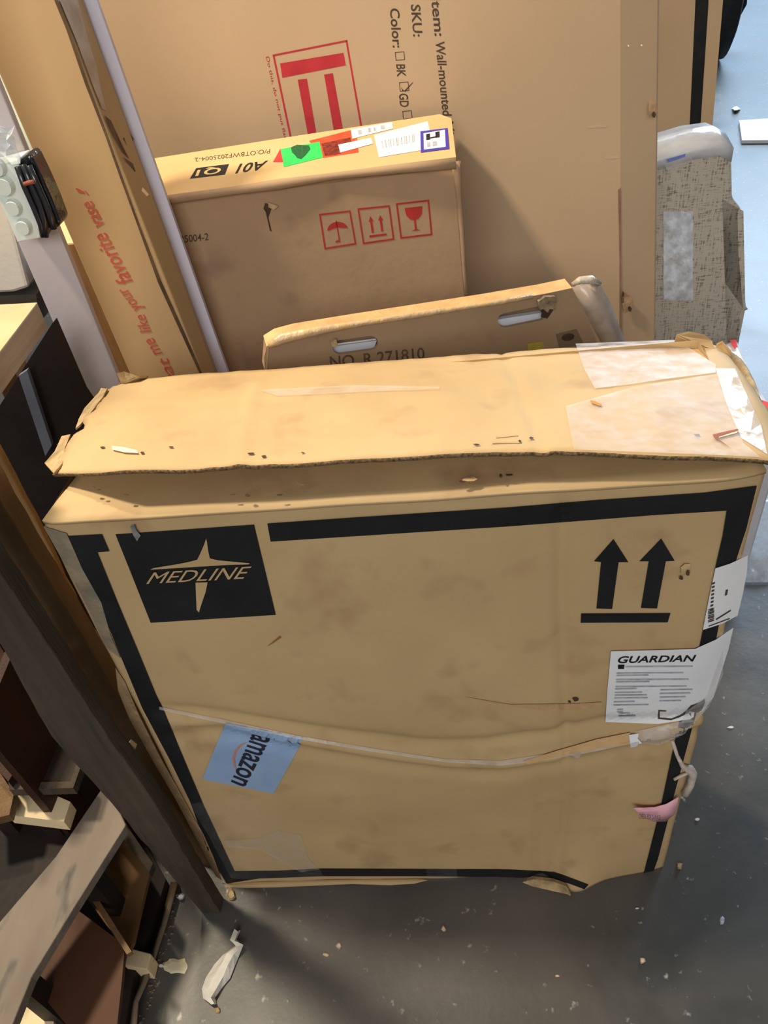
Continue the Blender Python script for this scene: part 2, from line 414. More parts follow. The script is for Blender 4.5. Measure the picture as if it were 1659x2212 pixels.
# crushed grey ply showing along the upper left corner and the frayed left edge
decal('frayed_ply', [[(95, 1135), (145, 1150), (165, 1195), (178, 1225), (220, 1300), (240, 1370), (262, 1420), (232, 1400), (190, 1310), (140, 1215), (112, 1165)]], FS, mat('grey_torn_paper', (120, 112, 98), (150, 136, 112), 30, bump=.8, bscale=60), root, off=.002)
decal('frayed_ply', [[(250, 1440), (270, 1470), (300, 1540), (345, 1630), (395, 1720), (440, 1800), (462, 1850), (480, 1900), (466, 1890), (430, 1820), (380, 1725), (330, 1640), (280, 1550), (256, 1490)]], FS, mat('pale_torn_paper', (160, 132, 100), (186, 156, 116), 40, bump=.8, bscale=50), root, off=.002)
tube('bottom_fray', [FS.pt(x, y, .004) for x, y in [(490, 1908), (600, 1905), (760, 1900), (900, 1901), (1050, 1900), (1190, 1903)]], [.006, .007, .005, .008, .007, .010], CARD, root)
# bottom edge crumple, sits on the floor
prism('crumpled_corner', [FS.pt(x, y, .004) for x, y in [(1120, 1897), (1150, 1888), (1195, 1893), (1222, 1903), (1232, 1922), (1215, 1932), (1200, 1912), (1165, 1908), (1140, 1906)]], (0, -.008, 0.004), TORN, root)
# ---- print on the front
decal('black_border', [
    [(145, 1156), (221, 1152), (237, 1189), (211, 1191), (255, 1300), (297, 1400), (338, 1500), (354, 1532), (389, 1617), (440, 1738), (507, 1881), (600, 1880), (695, 1875), (900, 1876), (1100, 1877), (1195, 1882), (1215, 1888), (1271, 1909), (1262, 1919), (1203, 1897), (1100, 1893), (900, 1891), (695, 1891), (560, 1896), (490, 1907), (451, 1840), (411, 1730), (367, 1639), (308, 1528), (255, 1400), (235, 1351), (195, 1264), (165, 1199)],
    [(578, 1129), (753, 1117), (1100, 1094), (1290, 1078), (1522, 1062), (1634, 1047), (1612, 1138), (1587, 1215), (1553, 1344), (1547, 1375), (1536, 1420), (1497, 1562), (1449, 1740), (1441, 1775), (1421, 1853), (1410, 1884), (1390, 1886), (1427, 1740), (1462, 1576), (1500, 1430), (1511, 1391), (1530, 1300), (1545, 1221), (1560, 1156), (1569, 1101), (1421, 1110), (1100, 1135), (585, 1168)],
], FS, INK, root, step=13, off=.0018)
ZL = lambda x, y: (240+x/4.1475, 1110+y/4.1475)
decal('logo_square', [[(250, 1153), (549, 1132), (572, 1227), (596, 1327), (326, 1344), (288, 1248)]], FS, INK, root)
decal('logo_star', [[ZL(*p) for p in [(855, 210), (862, 240), (875, 330), (888, 388), (960, 405), (1120, 420), (1245, 432), (1235, 442), (1060, 446), (800, 462), (480, 482), (355, 490), (380, 476), (600, 440), (700, 420), (775, 400), (800, 350), (838, 262)]],
                    [ZL(*p) for p in [(760, 605), (868, 602), (850, 690), (815, 790), (790, 872), (770, 850), (764, 720)]]], FS, CARD, root, off=.0022)
letters('logo_lettering', 'MEDLINE', [ZL(320, 615), ZL(1222, 566), ZL(1262, 458), ZL(350, 515)], FS, CARD, root, off=.0026, bold=.0, shear=.25)
decal('up_arrow', [[(1325, 1163), (1357, 1213), (1336, 1213), (1322, 1314), (1288, 1313), (1298, 1213), (1283, 1211)]], FS, INK, root)
decal('up_arrow', [[(1428, 1162), (1457, 1210), (1438, 1211), (1419, 1313), (1384, 1312), (1401, 1211), (1381, 1211)]], FS, INK, root)
decal('arrow_bar', [[(1255, 1324), (1448, 1323), (1442, 1343), (1254, 1344)]], FS, INK, root)
# ---- labels
lab = decal('product_label', [[(1319, 1403), (1400, 1401), (1500, 1398), (1545, 1378), (1583, 1352), (1572, 1400), (1556, 1450), (1540, 1502), (1520, 1530), (1490, 1550), (1420, 1560), (1307, 1556), (1311, 1490)]], FS, PAPER, root, off=.0030, label='white product label wrapped around the corner')
letters('label_title', 'GUARDIAN', [(1333, 1428), (1500, 1424), (1503, 1410), (1335, 1413)], FS, INK, lab, off=.0040, bold=.02, shear=.2)
decal('label_mark', [[(1334, 1431), (1348, 1431), (1347, 1440), (1334, 1440)]], FS, INK, lab, off=.0040)
bars = []
for (x0, x1, y) in [(1350, 1495, 1434), (1331, 1475, 1448), (1331, 1400, 1453), (1330, 1486, 1462), (1330, 1402, 1467), (1329, 1482, 1477), (1328, 1375, 1482), (1327, 1386, 1490), (1327, 1396, 1496), (1326, 1398, 1502), (1325, 1370, 1510), (1324, 1400, 1517), (1425, 1495, 1484), (1424, 1490, 1492), (1424, 1480, 1500), (1423, 1470, 1508), (1335, 1360, 1535), (1335, 1372, 1541), (1332, 1345, 1527), (1332, 1345, 1532)]:
    bars.append([(x0, y), (x1, y-1), (x1, y+1.6), (x0, y+2.6)])
decal('label_text_lines', bars, FS, GREYP, lab, off=.0040)
decal('label_drawing', [[(1421, 1529), (1438, 1530), (1438, 1532), (1424, 1532), (1424, 1545), (1450, 1547), (1466, 1540), (1482, 1531), (1490, 1520), (1512, 1512), (1521, 1505), (1522, 1512), (1514, 1530), (1498, 1540), (1484, 1536), (1466, 1545), (1448, 1551), (1420, 1548)]], FS, INKF, lab, off=.0040)
bl = decal('barcode_label', [[(1544, 1224), (1575, 1214), (1614, 1196), (1612, 1232), (1604, 1275), (1592, 1326), (1560, 1343), (1517, 1357), (1530, 1290)]], FS, PAPER, root, off=.0030, label='white barcode label bent around the right edge')
bb = [[(1528+.0*k, 1312+k*3.2), (1541, 1308+k*3.2), (1541, 1309.4+k*3.2+(k % 3)*.5), (1528, 1313.4+k*3.2+(k % 3)*.5)] for k in range(9)]
bb += [[(1533+k*.6, 1310-k*8), (1539+k*.6, 1308-k*8), (1538+k*.6, 1312-k*8), (1532+k*.6, 1314-k*8)] for k in range(8)]
bb += [[(1566, 1270), (1571, 1268), (1569, 1280), (1564, 1282)], [(1529, 1347), (1575, 1330), (1575, 1332), (1529, 1349)], [(1545, 1332), (1577, 1312), (1577, 1315), (1545, 1335)]]
decal('barcode', bb, FS, INKF, bl, off=.0040)
al = decal('retailer_sticker', [[(488, 1559), (570, 1574), (657, 1591), (625, 1650), (591, 1711), (515, 1695), (438, 1680), (462, 1620)]], FS, BLUEP, root, off=.0030, label='pale blue sticker')
letters('sticker_lettering', 'amazon', [(546, 1578), (499, 1684), (530, 1697), (586, 1590)], FS, mat('dark_navy_ink', (38, 40, 52), None, 5, bump=0), al, off=.0040, bold=.012)
sm = [(533, 1600), (519, 1606), (509, 1618), (504, 1632), (506, 1648), (513, 1658), (508, 1651), (505, 1640)]
decal('sticker_smile', [[(535, 1599), (520, 1604), (509, 1616), (503, 1632), (505, 1648), (512, 1660), (509, 1647), (508, 1632), (513, 1618), (522, 1608)]], FS, mat('orange_ink', (196, 130, 110), None, 5, bump=0), al, off=.0040)
# ---- tape, strap crease and bruises on the front
decal('pale_fold', [[(1130, 1640), (1200, 1618), (1290, 1592), (1360, 1578), (1362, 1602), (1290, 1612), (1210, 1630), (1140, 1646)]], FS, mat('pale_fold_card', (206, 170, 124), (196, 160, 114), 40, bump=.2), root, off=.0036)
decal('clear_tape', [[(345, 1523), (480, 1550), (640, 1585), (800, 1612), (960, 1636), (1080, 1640), (1200, 1622), (1330, 1590), (1370, 1580), (1376, 1600), (1290, 1618), (1180, 1638), (1080, 1650), (960, 1642), (800, 1619), (640, 1592), (480, 1558), (345, 1529)]], FS, TAPEH, root, off=.0032)
decal('clear_tape', [[(410, 1735), (520, 1712), (560, 1720), (640, 1790), (700, 1890), (690, 1905), (500, 1895), (450, 1800)]], FS, film('faint_clear_tape', (225, 225, 225), .04, .2), root, off=.0024)
decal('clear_tape', [[(485, 1812), (560, 1808), (600, 1790), (650, 1800), (665, 1850), (690, 1875), (650, 1880), (560, 1830), (492, 1826)]], FS, film('smeary_clear_tape', (225, 220, 215), .14, .2), root, off=.0036)
decal('clear_tape', [[(920, 1870), (985, 1868), (990, 1906), (925, 1906)]], FS, film('faint_clear_tape', (225, 225, 225), .05, .2), root, off=.0036)
decal('clear_tape', [[(1370, 1575), (1460, 1555), (1490, 1548), (1500, 1555), (1470, 1585), (1420, 1605), (1376, 1600)]], FS, TAPEH, root, off=.0042)
decal('paper_shred', [[(1357, 1580), (1378, 1577), (1376, 1588), (1385, 1598), (1360, 1604)]], FS, PAPER, root, off=.006)
decal('clear_tape', [[(1480, 1530), (1524, 1500), (1545, 1440), (1560, 1400), (1560, 1450), (1530, 1520), (1500, 1552), (1470, 1556)]], FS, TAPEH, root, off=.0050)
def tear(pts, S, parent, off=.0016, hi=True):
    decal('tear', [pts], S, DIRT, parent, off=off)
def nick(x, y, w_, h_, S, parent, m=DIRT, off=.0018):
    P = []
    for k in range(7):
        a = 2*math.pi*k/7; r_ = random.uniform(.6, 1.1); P.append((x+w_*r_*math.cos(a), y+h_*r_*math.sin(a)))
    decal('tear', [P], S, m, parent, off=off)
nick(1481, 1228, 13, 17, FS, root, TORN, .0035); nick(1484, 1232, 5, 7, FS, root, DIRT, .0045); nick(1470, 1244, 5, 5, FS, root, DIRT, .0040)
nick(1243, 1508, 10, 6, FS, root, DIRT); nick(1230, 1514, 5, 3, FS, root, DIRT)
decal('scratch', [[(605, 1372), (608, 1376), (590, 1388), (577, 1395), (590, 1384)]], FS, mat('scratch_red', (150, 96, 58), None, 5, bump=0), root, off=.0015)
decal('scuff', [[(1000, 1503), (1100, 1520), (1230, 1519), (1300, 1515), (1300, 1528), (1180, 1533), (1090, 1524)]], FS, mat('pale_scuff', (182, 148, 108), (196, 162, 120), 60, bump=.5), root, off=.0014)
decal('tear', [[(283, 1132), (292, 1128), (296, 1140), (306, 1152), (298, 1164), (290, 1152)]], FS, mat('grey_scuff', (80, 84, 92), (150, 150, 150), 60, bump=.5), root, off=.004)
# ---- staple tears on the flaps
def flat_nicks(lst, S, par):
    for x, y, a, b in lst: nick(x, y, a, b, S, par)
flat_nicks([(224, 968, 6, 2.5), (308, 980, 6, 3), (370, 968, 7, 2), (542, 982, 8, 2.5), (570, 988, 6, 3), (655, 980, 6, 2), (1030, 963, 10, 2), (1123, 956, 4, 3), (1147, 949, 6, 3), (1505, 942, 9, 2.5), (1595, 938, 4, 3), (1615, 939, 5, 2.5)], TS, flap)
decal('paper_shred', [[(244, 967), (268, 969), (298, 977), (300, 983), (270, 981), (246, 975)]], TS, mat('raw_paper', (236, 205, 175), (248, 225, 200), 20), flap, off=.003)
decal('paper_shred', [[(1545, 944), (1592, 934), (1590, 940), (1552, 950)]], TS, mat('raw_paper', (236, 205, 175)), flap, off=.003)
decal('tear', [[(1538, 944), (1592, 932), (1594, 935), (1545, 950), (1556, 958), (1580, 976), (1540, 950)]], TS, mat('reddish_tear', (150, 84, 60), None), flap, off=.0035)
decal('tear', [[(1062, 957), (1124, 956), (1124, 958), (1062, 960)], [(1070, 945), (1118, 941), (1118, 943), (1070, 947)]], TS, mat('pale_scuff', (182, 148, 108)), flap, off=.0016)
decal('tear', [[(1274, 869), (1284, 871), (1299, 878), (1296, 882), (1276, 875)]], TS, mat('ochre_tear', (190, 130, 50), None), flap, off=.003)
decal('clear_tape', [[(1243, 745), (1460, 737), (1545, 790), (1545, 808), (1430, 822), (1370, 832), (1285, 842), (1262, 800)]], TS, film('wide_daylit_tape', (236, 232, 240), .34, .45), flap, off=.002)  # tape film whitened to carry the daylight on the lid's right side
decal('clear_tape', [[(1222, 880), (1370, 838), (1550, 810), (1605, 960), (1640, 990), (1500, 984), (1240, 974)]], TS, film('faint_lilac_tape', (228, 222, 225), .22, .45), flap, off=.002)  # this tape's lilac also paints in the whitish daylight
decal('clear_tape', [[(1545, 800), (1585, 800), (1640, 920), (1655, 985), (1600, 950), (1570, 880)]], TS, TAPEH, flap, off=.0028)
decal('clear_tape', [[(560, 845), (760, 835), (950, 838), (948, 844), (770, 850), (600, 858)]], TS, film('faint_lilac_tape', (228, 222, 225), .16), flap, off=.002)
LP = Plane((0, 0, .996), (0, 0, 1))
for x, y, a, b in [(200, 1052, 7, 3), (214, 1058, 6, 2.5), (272, 1068, 7, 3), (535, 1070, 7, 4), (502, 1068, 8, 2), (648, 1046, 14, 3), (605, 1069, 8, 3), (1012, 1035, 18, 6), (1000, 1040, 10, 3), (1082, 1028, 5, 7), (1100, 1026, 9, 3), (1498, 986, 12, 4), (1520, 984, 8, 3)]:
    P = []
    for k in range(7):
        an = 2*math.pi*k/7; r_ = random.uniform(.6, 1.1); P.append(hz(x+a*r_*math.cos(an), y+b*r_*math.sin(an), 1.0035+.022*(x/1659)+.004))
    mesh('staple_tear', P, [tuple(range(7))], DIRT if a < 14 else TORN, root, solid='open')
# twine and tag
tw = thing('shipping_tag', 'curled pink paper tag on a plastic string at the lower right of the front carton', 'tag', FS.near(1470, 1700, .01))
tube('string', [FS.near(x, y, o_) for x, y, o_ in [(1452, 1600, .004), (1462, 1630, .008), (1474, 1655, .012), (1490, 1662, .016), (1497, 1672, .016), (1492, 1695, .018), (1480, 1715, .02)]], [.003, .003, .004, .008, .007, .006, .007], mat('cloudy_plastic_string', (190, 175, 160), (215, 205, 195), 60, rough=.3, bump=.6), tw)
tube('string_loop', [FS.near(x, y, .012) for x, y in [(1456, 1684), (1470, 1676), (1490, 1668), (1480, 1660), (1466, 1640)]], .0028, mat('cloudy_plastic_string', (1, 1, 1)), tw)
V = []; Fc = []
tp = [(1367, 1744), (1390, 1745), (1415, 1744), (1440, 1737), (1466, 1722)]; bt = [(1371, 1748), (1388, 1765), (1412, 1775), (1438, 1775), (1458, 1758)]
for a, b, o_ in zip(tp, bt, (.030, .022, .018, .018, .022)):
    V += [FS.near(*a, o_), FS.near((a[0]+b[0])/2, (a[1]+b[1])/2, o_+.006), FS.near(*b, o_)]
for i in range(4):
    for j in range(2): Fc.append((i*3+j, i*3+3+j, i*3+4+j, i*3+1+j))
mesh('tag_paper', V, Fc, mat('pink_paper', (240, 176, 190), (246, 190, 202), 20, rough=.5, bump=.1), tw, smooth=True, solid=.0008)
TAGP = Plane(FS.near(1410, 1758, .026), (0, -1, 0.1))
letters('tag_print', 'CHECK  FOR DAMAGE', [(1378, 1757), (1424, 1760), (1424, 1750), (1378, 1746)], TAGP, INKF, tw, off=.010)

# ================================================================== carton with hand holes behind
hb = thing('handhole_carton', 'worn carton with two cut-out hand holes behind the front carton', 'box', (.46, .5, 0))
a0 = hy(571, 752, .40); a1 = hy(1292, 608, .585)
nrm = np.cross(a1-a0, [0, 0, 1.]); nrm = np.array([nrm[0], nrm[1], 0]); nrm /= np.linalg.norm(nrm)
HS = Plane(a0, nrm)
bk = -nrm if nrm[1] < 0 else nrm
bk = np.array([bk[0], abs(bk[1]), 0])
def stad(x0, y0, x1, y1, h):      # slanted slot outline in photo units
    P = []; a = math.atan2(y1-y0, x1-x0); L = math.dist((x0, y0), (x1, y1))
    for k in range(9): t = math.pi/2+math.pi*k/8; P.append((x0+h*math.cos(t+a), y0+h*math.sin(t+a)*.9))
    for k in range(9): t = -math.pi/2+math.pi*k/8; P.append((x1+h*math.cos(t+a), y1+h*math.sin(t+a)*.9))
    return P
H1 = stad(735, 750, 800, 741, 17); H2 = stad(1092, 692, 1165, 677, 17)
out = [(572, 800), (571, 770), (576, 748), (600, 733), (640, 722), (760, 702), (900, 680), (1060, 655), (1180, 634), (1236, 622), (1250, 655), (1290, 740), (1350, 900), (560, 1000)]
def front_with_holes():
    outer = [HS.pt(*p) for p in out[:-2]]
    outer += [np.array([outer[-1][0]+.05, outer[-1][1]+.018, .0]), np.array([outer[0][0], outer[0][1], .0])]
    loops = [outer, [HS.pt(*p) for p in H1], [HS.pt(*p) for p in H2]]
    V = [p for l in loops for p in l]; tri = tessellate_polygon([[Vector(p) for p in l] for l in loops])
    n_ = len(V); W_ = [p+bk*.006 for p in V]
    Fc = [tuple(t) for t in tri]+[tuple(i+n_ for i in t[::-1]) for t in tri]; o_ = 0
    for l in loops:
        for i in range(len(l)): j = (i+1) % len(l); Fc.append((o_+i, o_+j, o_+j+n_, o_+i+n_))
        o_ += len(l)
    return V+W_, Fc, outer
V, Fc, outer = front_with_holes()
mesh('front_panel', V, Fc, CARD3, hb)
# top strip, rear panel and sides (open just behind the holes so the white lining shows)
top = [p for p in outer[2:10]]
TH = .030
V = [p for p in top]+[p+bk*TH+np.array([0, 0, .004]) for p in top]; m_ = len(top)
mesh('top_edge', V, [(i, i+1, i+1+m_, i+m_) for i in range(m_-1)], mat('lit_worn_edge', (214, 176, 124), (190, 152, 106), 30, bump=.6), hb, solid=.004)  # top band painted lighter than the front, as the light catches it
hull8('rear_panel', [outer[2]+bk*TH, outer[9]+bk*TH, outer[-2]+bk*TH, outer[-1]+bk*TH], [outer[2]+bk*(TH+.004), outer[9]+bk*(TH+.004), outer[-2]+bk*(TH+.004), outer[-1]+bk*(TH+.004)], CARD3, hb)
hull8('side_panel', [outer[0], outer[2], outer[2]+bk*TH, outer[0]+bk*TH, ], [p+np.array([.004, 0, 0]) for p in [outer[0], outer[2], outer[2]+bk*TH, outer[0]+bk*TH]], CARD3, hb)
WH = mat('white_foam_liner', (206, 212, 226), (225, 228, 238), 14, rough=.5, bump=.2)
for nm, q in (('white_lining', [(708, 758), (818, 743), (812, 760), (790, 770), (722, 780), (708, 768)]), ('white_lining', [(1062, 700), (1178, 682), (1175, 696), (1150, 708), (1078, 717), (1062, 708)])):
    prism(nm, [HS.pt(*p)+bk*.012 for p in q], bk*.010, WH, hb, label='white lining showing through a hand hole')
prism('torn_flap', [HS.pt(x, y, .008) for x, y in [(1156, 644), (1170, 634), (1192, 633), (1195, 645), (1188, 652), (1193, 662), (1180, 660), (1176, 668), (1166, 660), (1160, 662)]], bk*-.006, mat('grimy_torn_card', (92, 78, 60), (160, 140, 112), 90, bump=1), hb)
prism('torn_flap', [HS.pt(x, y, .004) for x, y in [(712, 735), (724, 728), (728, 742), (716, 745)]], bk*-.006, TORN, hb)
decal('tear', [[(1172, 660), (1194, 652), (1196, 668), (1182, 688), (1168, 684)]], HS, DIRT, hb, off=.002)
letters('stencil_number', 'NO. R 271810', [(714, 796), (918, 776), (916, 750), (712, 770)], HS, mat('worn_stencil_ink', (84, 68, 56), (112, 92, 74), 60, bump=0), hb, off=.001, bold=.01)
decal('stamp_patch', [[(1200, 722), (1245, 710), (1262, 745), (1208, 752)]], HS, mat('stamp_brown', (128, 104, 82), None), hb, off=.001)
icon('round_stamp', [[(.5+.38*math.cos(t*.7), .5+.38*math.sin(t*.7)) for t in range(9)]], [(1210, 742), (1248, 735), (1242, 713), (1206, 722)], HS, INKF, hb, off=.002)
decal('yellow_label', [[(1139, 742), (1172, 737), (1176, 753), (1140, 758)]], HS, mat('yellow_sticker', (188, 172, 70), (170, 150, 60), 50), hb, off=.002)
# plastic-taped right shoulder
e0 = HS.pt(1236, 622); e1 = HS.pt(1290, 740)
V = []; Fc = []
L1 = [(1236, 622), (1262, 672), (1300, 745), (1345, 830)]; L2 = [(1252, 606), (1290, 668), (1330, 745), (1370, 830)]; L3 = [(1290, 604), (1318, 652), (1352, 742), (1392, 830)]
for a, b, c in zip(L1, L2, L3): V += [HS.pt(*a, .002), HS.pt(*b, .006), HS.pt(*c, .001)]
for i in range(3):
    for j in range(2): Fc.append((i*3+j, i*3+3+j, i*3+4+j, i*3+1+j))
mesh('taped_side', V, Fc, mat('taped_kraft', (168, 142, 120), (196, 180, 170), 18, rough=.25, bump=.5, bscale=25, spec=.6), hb, smooth=True, solid=.003)
tube('tape_wad', [HS.pt(1236, 614, .0), HS.pt(1252, 606, .0), HS.pt(1275, 604, .002), HS.pt(1296, 612, .002)], [.003, .007, .008, .004], mat('wadded_tape', (175, 160, 140), (205, 195, 180), 60, rough=.2, bump=.9, spec=.7), hb)
tape_edge = [HS.pt(x, y, .002) for x, y in [(580, 745), (610, 730), (700, 711), (780, 698), (900, 679), (1000, 664), (1080, 651), (1150, 640)]]
tube('edge_tape', tape_edge, [.006, .009, .007, .005, .006, .004, .005, .004], mat('edge_tape_kraft', (216, 178, 124), (196, 170, 140), 50, rough=.3, bump=1, spec=.6), hb)

# ================================================================== A01 flat carton leaning further back
ab = thing('flat_carton', 'flat carton with coloured labels on its top edge and three red handling symbols', 'box', (.2, .75, 0))
R1 = hy(985, 345, .735); R1z = R1[2]
L1_ = hz(352, 428, R1z)
L0 = L1_+(L1_-R1)*.02
ax = (R1-L0); ax[2] = 0; ax /= np.linalg.norm(ax); per = np.array([-ax[1], ax[0], 0])
# front face leans: its lower right corner is seen at (1013, 690)
lean = .10
AN = per*math.cos(lean)+np.array([0, 0, -math.sin(lean)])
AS = Plane(R1, AN)
Rb = AS.pt(1012, 680); dn = Rb-R1; Rf = R1+dn*(R1[2]/-dn[2]) if dn[2] < 0 else R1
Lf = L0+(Rf-R1)
T0 = hz(318, 349, R1z+.004); T1 = hz(968, 254, R1z+.004)
up = np.array([0, 0, 1])
topn = Plane(R1, up)
FR = [Lf, Rf, R1, L0]; back = (T1-R1); back = np.array([0, back[1], 0])
BK = [Lf+back*.95, Rf+back*.95, T1, T0]
BK[0][2] = 0; BK[1][2] = 0
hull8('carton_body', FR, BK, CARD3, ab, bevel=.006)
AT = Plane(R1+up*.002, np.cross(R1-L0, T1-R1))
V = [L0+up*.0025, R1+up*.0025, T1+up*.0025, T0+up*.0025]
decal('top_face', [[(352, 425), (985, 340), (975, 256), (950, 247), (600, 300), (330, 343)]], AT, mat('lit_kraft', (200, 166, 118), (210, 176, 128), 5, bump=.1), ab, off=.001)  # light on the top face is put into this paler board colour
tube('rolled_edge', [AT.pt(x, y, -.002) for x, y in [(340, 432), (500, 410), (600, 396), (720, 378), (860, 362), (985, 350)]], [.008, .007, .009, .006, .008, .01], CARD3, ab)
tube('rolled_edge', [AS.pt(x, y, -.003) for x, y in [(985, 350), (990, 420), (998, 500), (1003, 590), (1012, 680)]], [.009, .006, .005, .004, .004], CARD3, ab)
ZA = lambda x, y: (380+x/2.676, 230+y/2.676)
decal('green_sticker', [[(606, 323), (690, 307), (698, 341), (613, 362)]], AT, mat('green_sticker', (30, 196, 96), (40, 205, 100), 5, rough=.4, bump=0), ab, off=.0022)
decal('green_sticker_print', [[ZA(*p) for p in [(665, 240), (700, 225), (770, 228), (778, 250), (750, 285), (725, 308), (700, 300), (690, 285), (672, 270)]]], AT, mat('dark_green_print', (16, 60, 34), (30, 110, 60), 260, bump=0), ab, off=.0030)
decal('red_corner', [[(590, 351), (606, 322), (612, 351)]], AT, mat('bright_red', (235, 60, 60), None, 5, bump=0), ab, off=.0024)
decal('orange_red_label', [[(668, 305), (769, 279), (775, 330), (698, 342), (690, 307), (672, 311)]], AT, mat('orange_red', (206, 70, 44), (216, 84, 54), 30, rough=.4, bump=0), ab, off=.0018)
decal('label_dark_print', [[(694, 311), (757, 298), (760, 312), (735, 316), (737, 333), (720, 336), (702, 338)]], AT, mat('dark_red_print', (70, 26, 20), (150, 50, 34), 160, bump=0), ab, off=.0024)
W1 = decal('white_sticker', [[(758, 281), (847, 265), (849, 279), (761, 301)]], AT, PAPER, ab, off=.0030)
icon('sticker_print', [[(.16+.09*k, .25), (.16+.09*k+.05, .25), (.16+.09*k+.05, .75), (.16+.09*k, .75)] for k in (0, .5, 2.6, 3, 4.2, 6.2, 6.7)], [(761, 301), (849, 279), (847, 265), (758, 281)], AT, GREYP, W1, off=.0036)
decal('white_sticker', [[(731, 314), (802, 299), (806, 312), (735, 331)]], AT, PAPER, ab, off=.0034)
W2 = decal('shipping_label', [[(808, 293), (924, 263), (930, 290), (909, 326), (819, 341)]], AT, PAPER, ab, off=.0028)
icon('sticker_print', [[(.12+.055*k+.01*(k % 3), .35), (.12+.055*k+.01*(k % 3)+.016+.01*(k % 2), .35), (.12+.055*k+.01*(k % 3)+.016+.01*(k % 2), .75), (.12+.055*k+.01*(k % 3), .75)] for k in range(13)], [(819, 338), (915, 320), (918, 276), (808, 298)], AT, GREYP, W2, off=.0036)
BLB = decal('blue_bordered_label', [[(908, 285), (967, 278), (971, 323), (909, 331)]], AT, mat('violet_blue', (64, 56, 168), None, 5, rough=.4, bump=0), ab, off=.0034)
decal('label_centre', [[(915, 290), (961, 282), (963, 319), (916, 325)]], AT, PAPER, BLB, off=.0040)
icon('label_glyph', [[(.12, .55), (.3, .55), (.3, .92), (.12, .92)], [(.55, .6), (.75, .6), (.75, .95), (.55, .95)], [(.3, .6), (.6, .62), (.6, .7), (.3, .68)]], [(916, 325), (963, 319), (961, 282), (915, 290)], AT, INK, BLB, off=.0046)
icon('label_glyph', [[(.15, .12), (.3, .12), (.3, .4), (.15, .4)], [(.4, .1), (.62, .15), (.6, .42), (.42, .4)]], [(916, 325), (963, 319), (961, 282), (915, 290)], AT, GREYP, BLB, off=.0046)
letters('carton_code', 'A01', [(580, 347), (513, 355), (508, 376), (572, 367)], AT, INK, ab, off=.0018, bold=.02, shear=.2)
decal('code_block', [[(424, 364), (495, 355), (486, 378), (410, 387)]], AT, INK, ab, off=.0018)
letters('code_block_letters', 'Q1', [(482, 359), (428, 366), (422, 382), (474, 376)], AT, mat('lit_kraft', (0, 0, 0)), ab, off=.0026, bold=.02)
letters('order_number', 'P/O:OTBWF2025004-2', [(584, 322), (421, 342), (422, 350), (583, 332)], AT, INKF, ab, off=.0018)
letters('order_number', '2025004-2', [(372, 527), (451, 519), (450, 503), (369, 511)], AS, INKF, ab, off=.001, bold=.01)
REDD = mat('dull_red_ink', (176, 50, 46), (160, 44, 42), 40, bump=0)
def frame_icon(q, shapes):
    icon('handling_symbol', ringpolys(q, .05)+shapes, q, AS, REDD, ab, off=.0012)
arc = [(.5+.32*math.cos(math.pi*k/10), .5+.22*math.sin(math.pi*k/10)) for k in range(11)]
frame_icon([(701, 539), (770, 528), (757, 454), (689, 462)], [arc+[(.3, .52), (.5, .56), (.7, .52)], [(.48, .2), (.52, .2), (.52, .75), (.48, .75)], [(.36, .14), (.52, .14), (.52, .2), (.4, .2)]])
def arr(x): return [(x-.035, .28), (x+.035, .28), (x+.035, .6), (x+.08, .6), (x, .75), (x-.08, .6), (x-.035, .6)]
frame_icon([(784, 528), (852, 518), (842, 443), (772, 450)], [arr(.36), arr(.66), [(.24, .16), (.78, .16), (.78, .22), (.24, .22)]])
frame_icon([(865, 516), (934, 508), (927, 431), (855, 439)], [[(.24, .84), (.78, .84), (.74, .62), (.62, .5), (.54, .48), (.54, .22), (.66, .18), (.36, .18), (.48, .22), (.48, .48), (.38, .5), (.27, .62)]])
decal('tear', [[(573, 438), (600, 446), (586, 452), (580, 470), (587, 500), (583, 498), (574, 458), (569, 450)]], AS, DIRT, ab, off=.0015)
prism('torn_flap', [AS.pt(x, y, .003) for x, y in [(580, 436), (602, 444), (592, 452), (580, 446)]], AN*-.004, TORN, ab)
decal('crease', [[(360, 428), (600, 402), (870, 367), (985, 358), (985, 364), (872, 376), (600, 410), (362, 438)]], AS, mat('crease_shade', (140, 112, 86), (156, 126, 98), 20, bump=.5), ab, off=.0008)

# ================================================================== very large carton at the back
bg = thing('tall_display_carton', 'very large tall carton with red symbol and rotated black lettering standing behind the others', 'box', (.4, .95, 0))
P0 = np.array([0, .92, 0]); ln = .085
GN = np.array([0, math.cos(ln), -math.sin(ln)]); GS = Plane(P0, GN)
gy = lambda z: .92+z*math.tan(ln)
zt = 1.62
cl = GS.pt(1340, 0); c2 = GS.pt(1340, 740); d_ = (cl-c2)/(cl-c2)[2]
cb, ct = c2-d_*c2[2], c2+d_*(zt-c2[2])
CN = np.cross(cl-c2, hp(1415, 740, P0+np.array([0, .022, 0]), GN)-c2); e1 = hp(1425, 0, c2, CN); e2 = hp(1415, 740, c2, CN); d_ = (e1-e2)/(e1-e2)[2]
eb, et = e2-d_*e2[2], e2+d_*(zt-e2[2])
lx = -.16
V = [np.array([lx, gy(0), 0]), cb, eb, np.array([lx, gy(zt), zt]), ct, et]
dv = np.array([0, .14, 0]); V += [v+dv for v in V]
mesh('carton_body', V, [(0, 1, 4, 3), (1, 2, 5, 4), (2, 8, 11, 5), (8, 6, 9, 11), (6, 0, 3, 9), (3, 4, 5, 11, 9), (0, 1, 2, 8, 6)], CARD2, bg, bevel=.004)
Z2 = lambda x, y: (500+x/2.765, y/2.765)
sy = [(589, 118), (750, 86), (795, 360), (640, 380)]
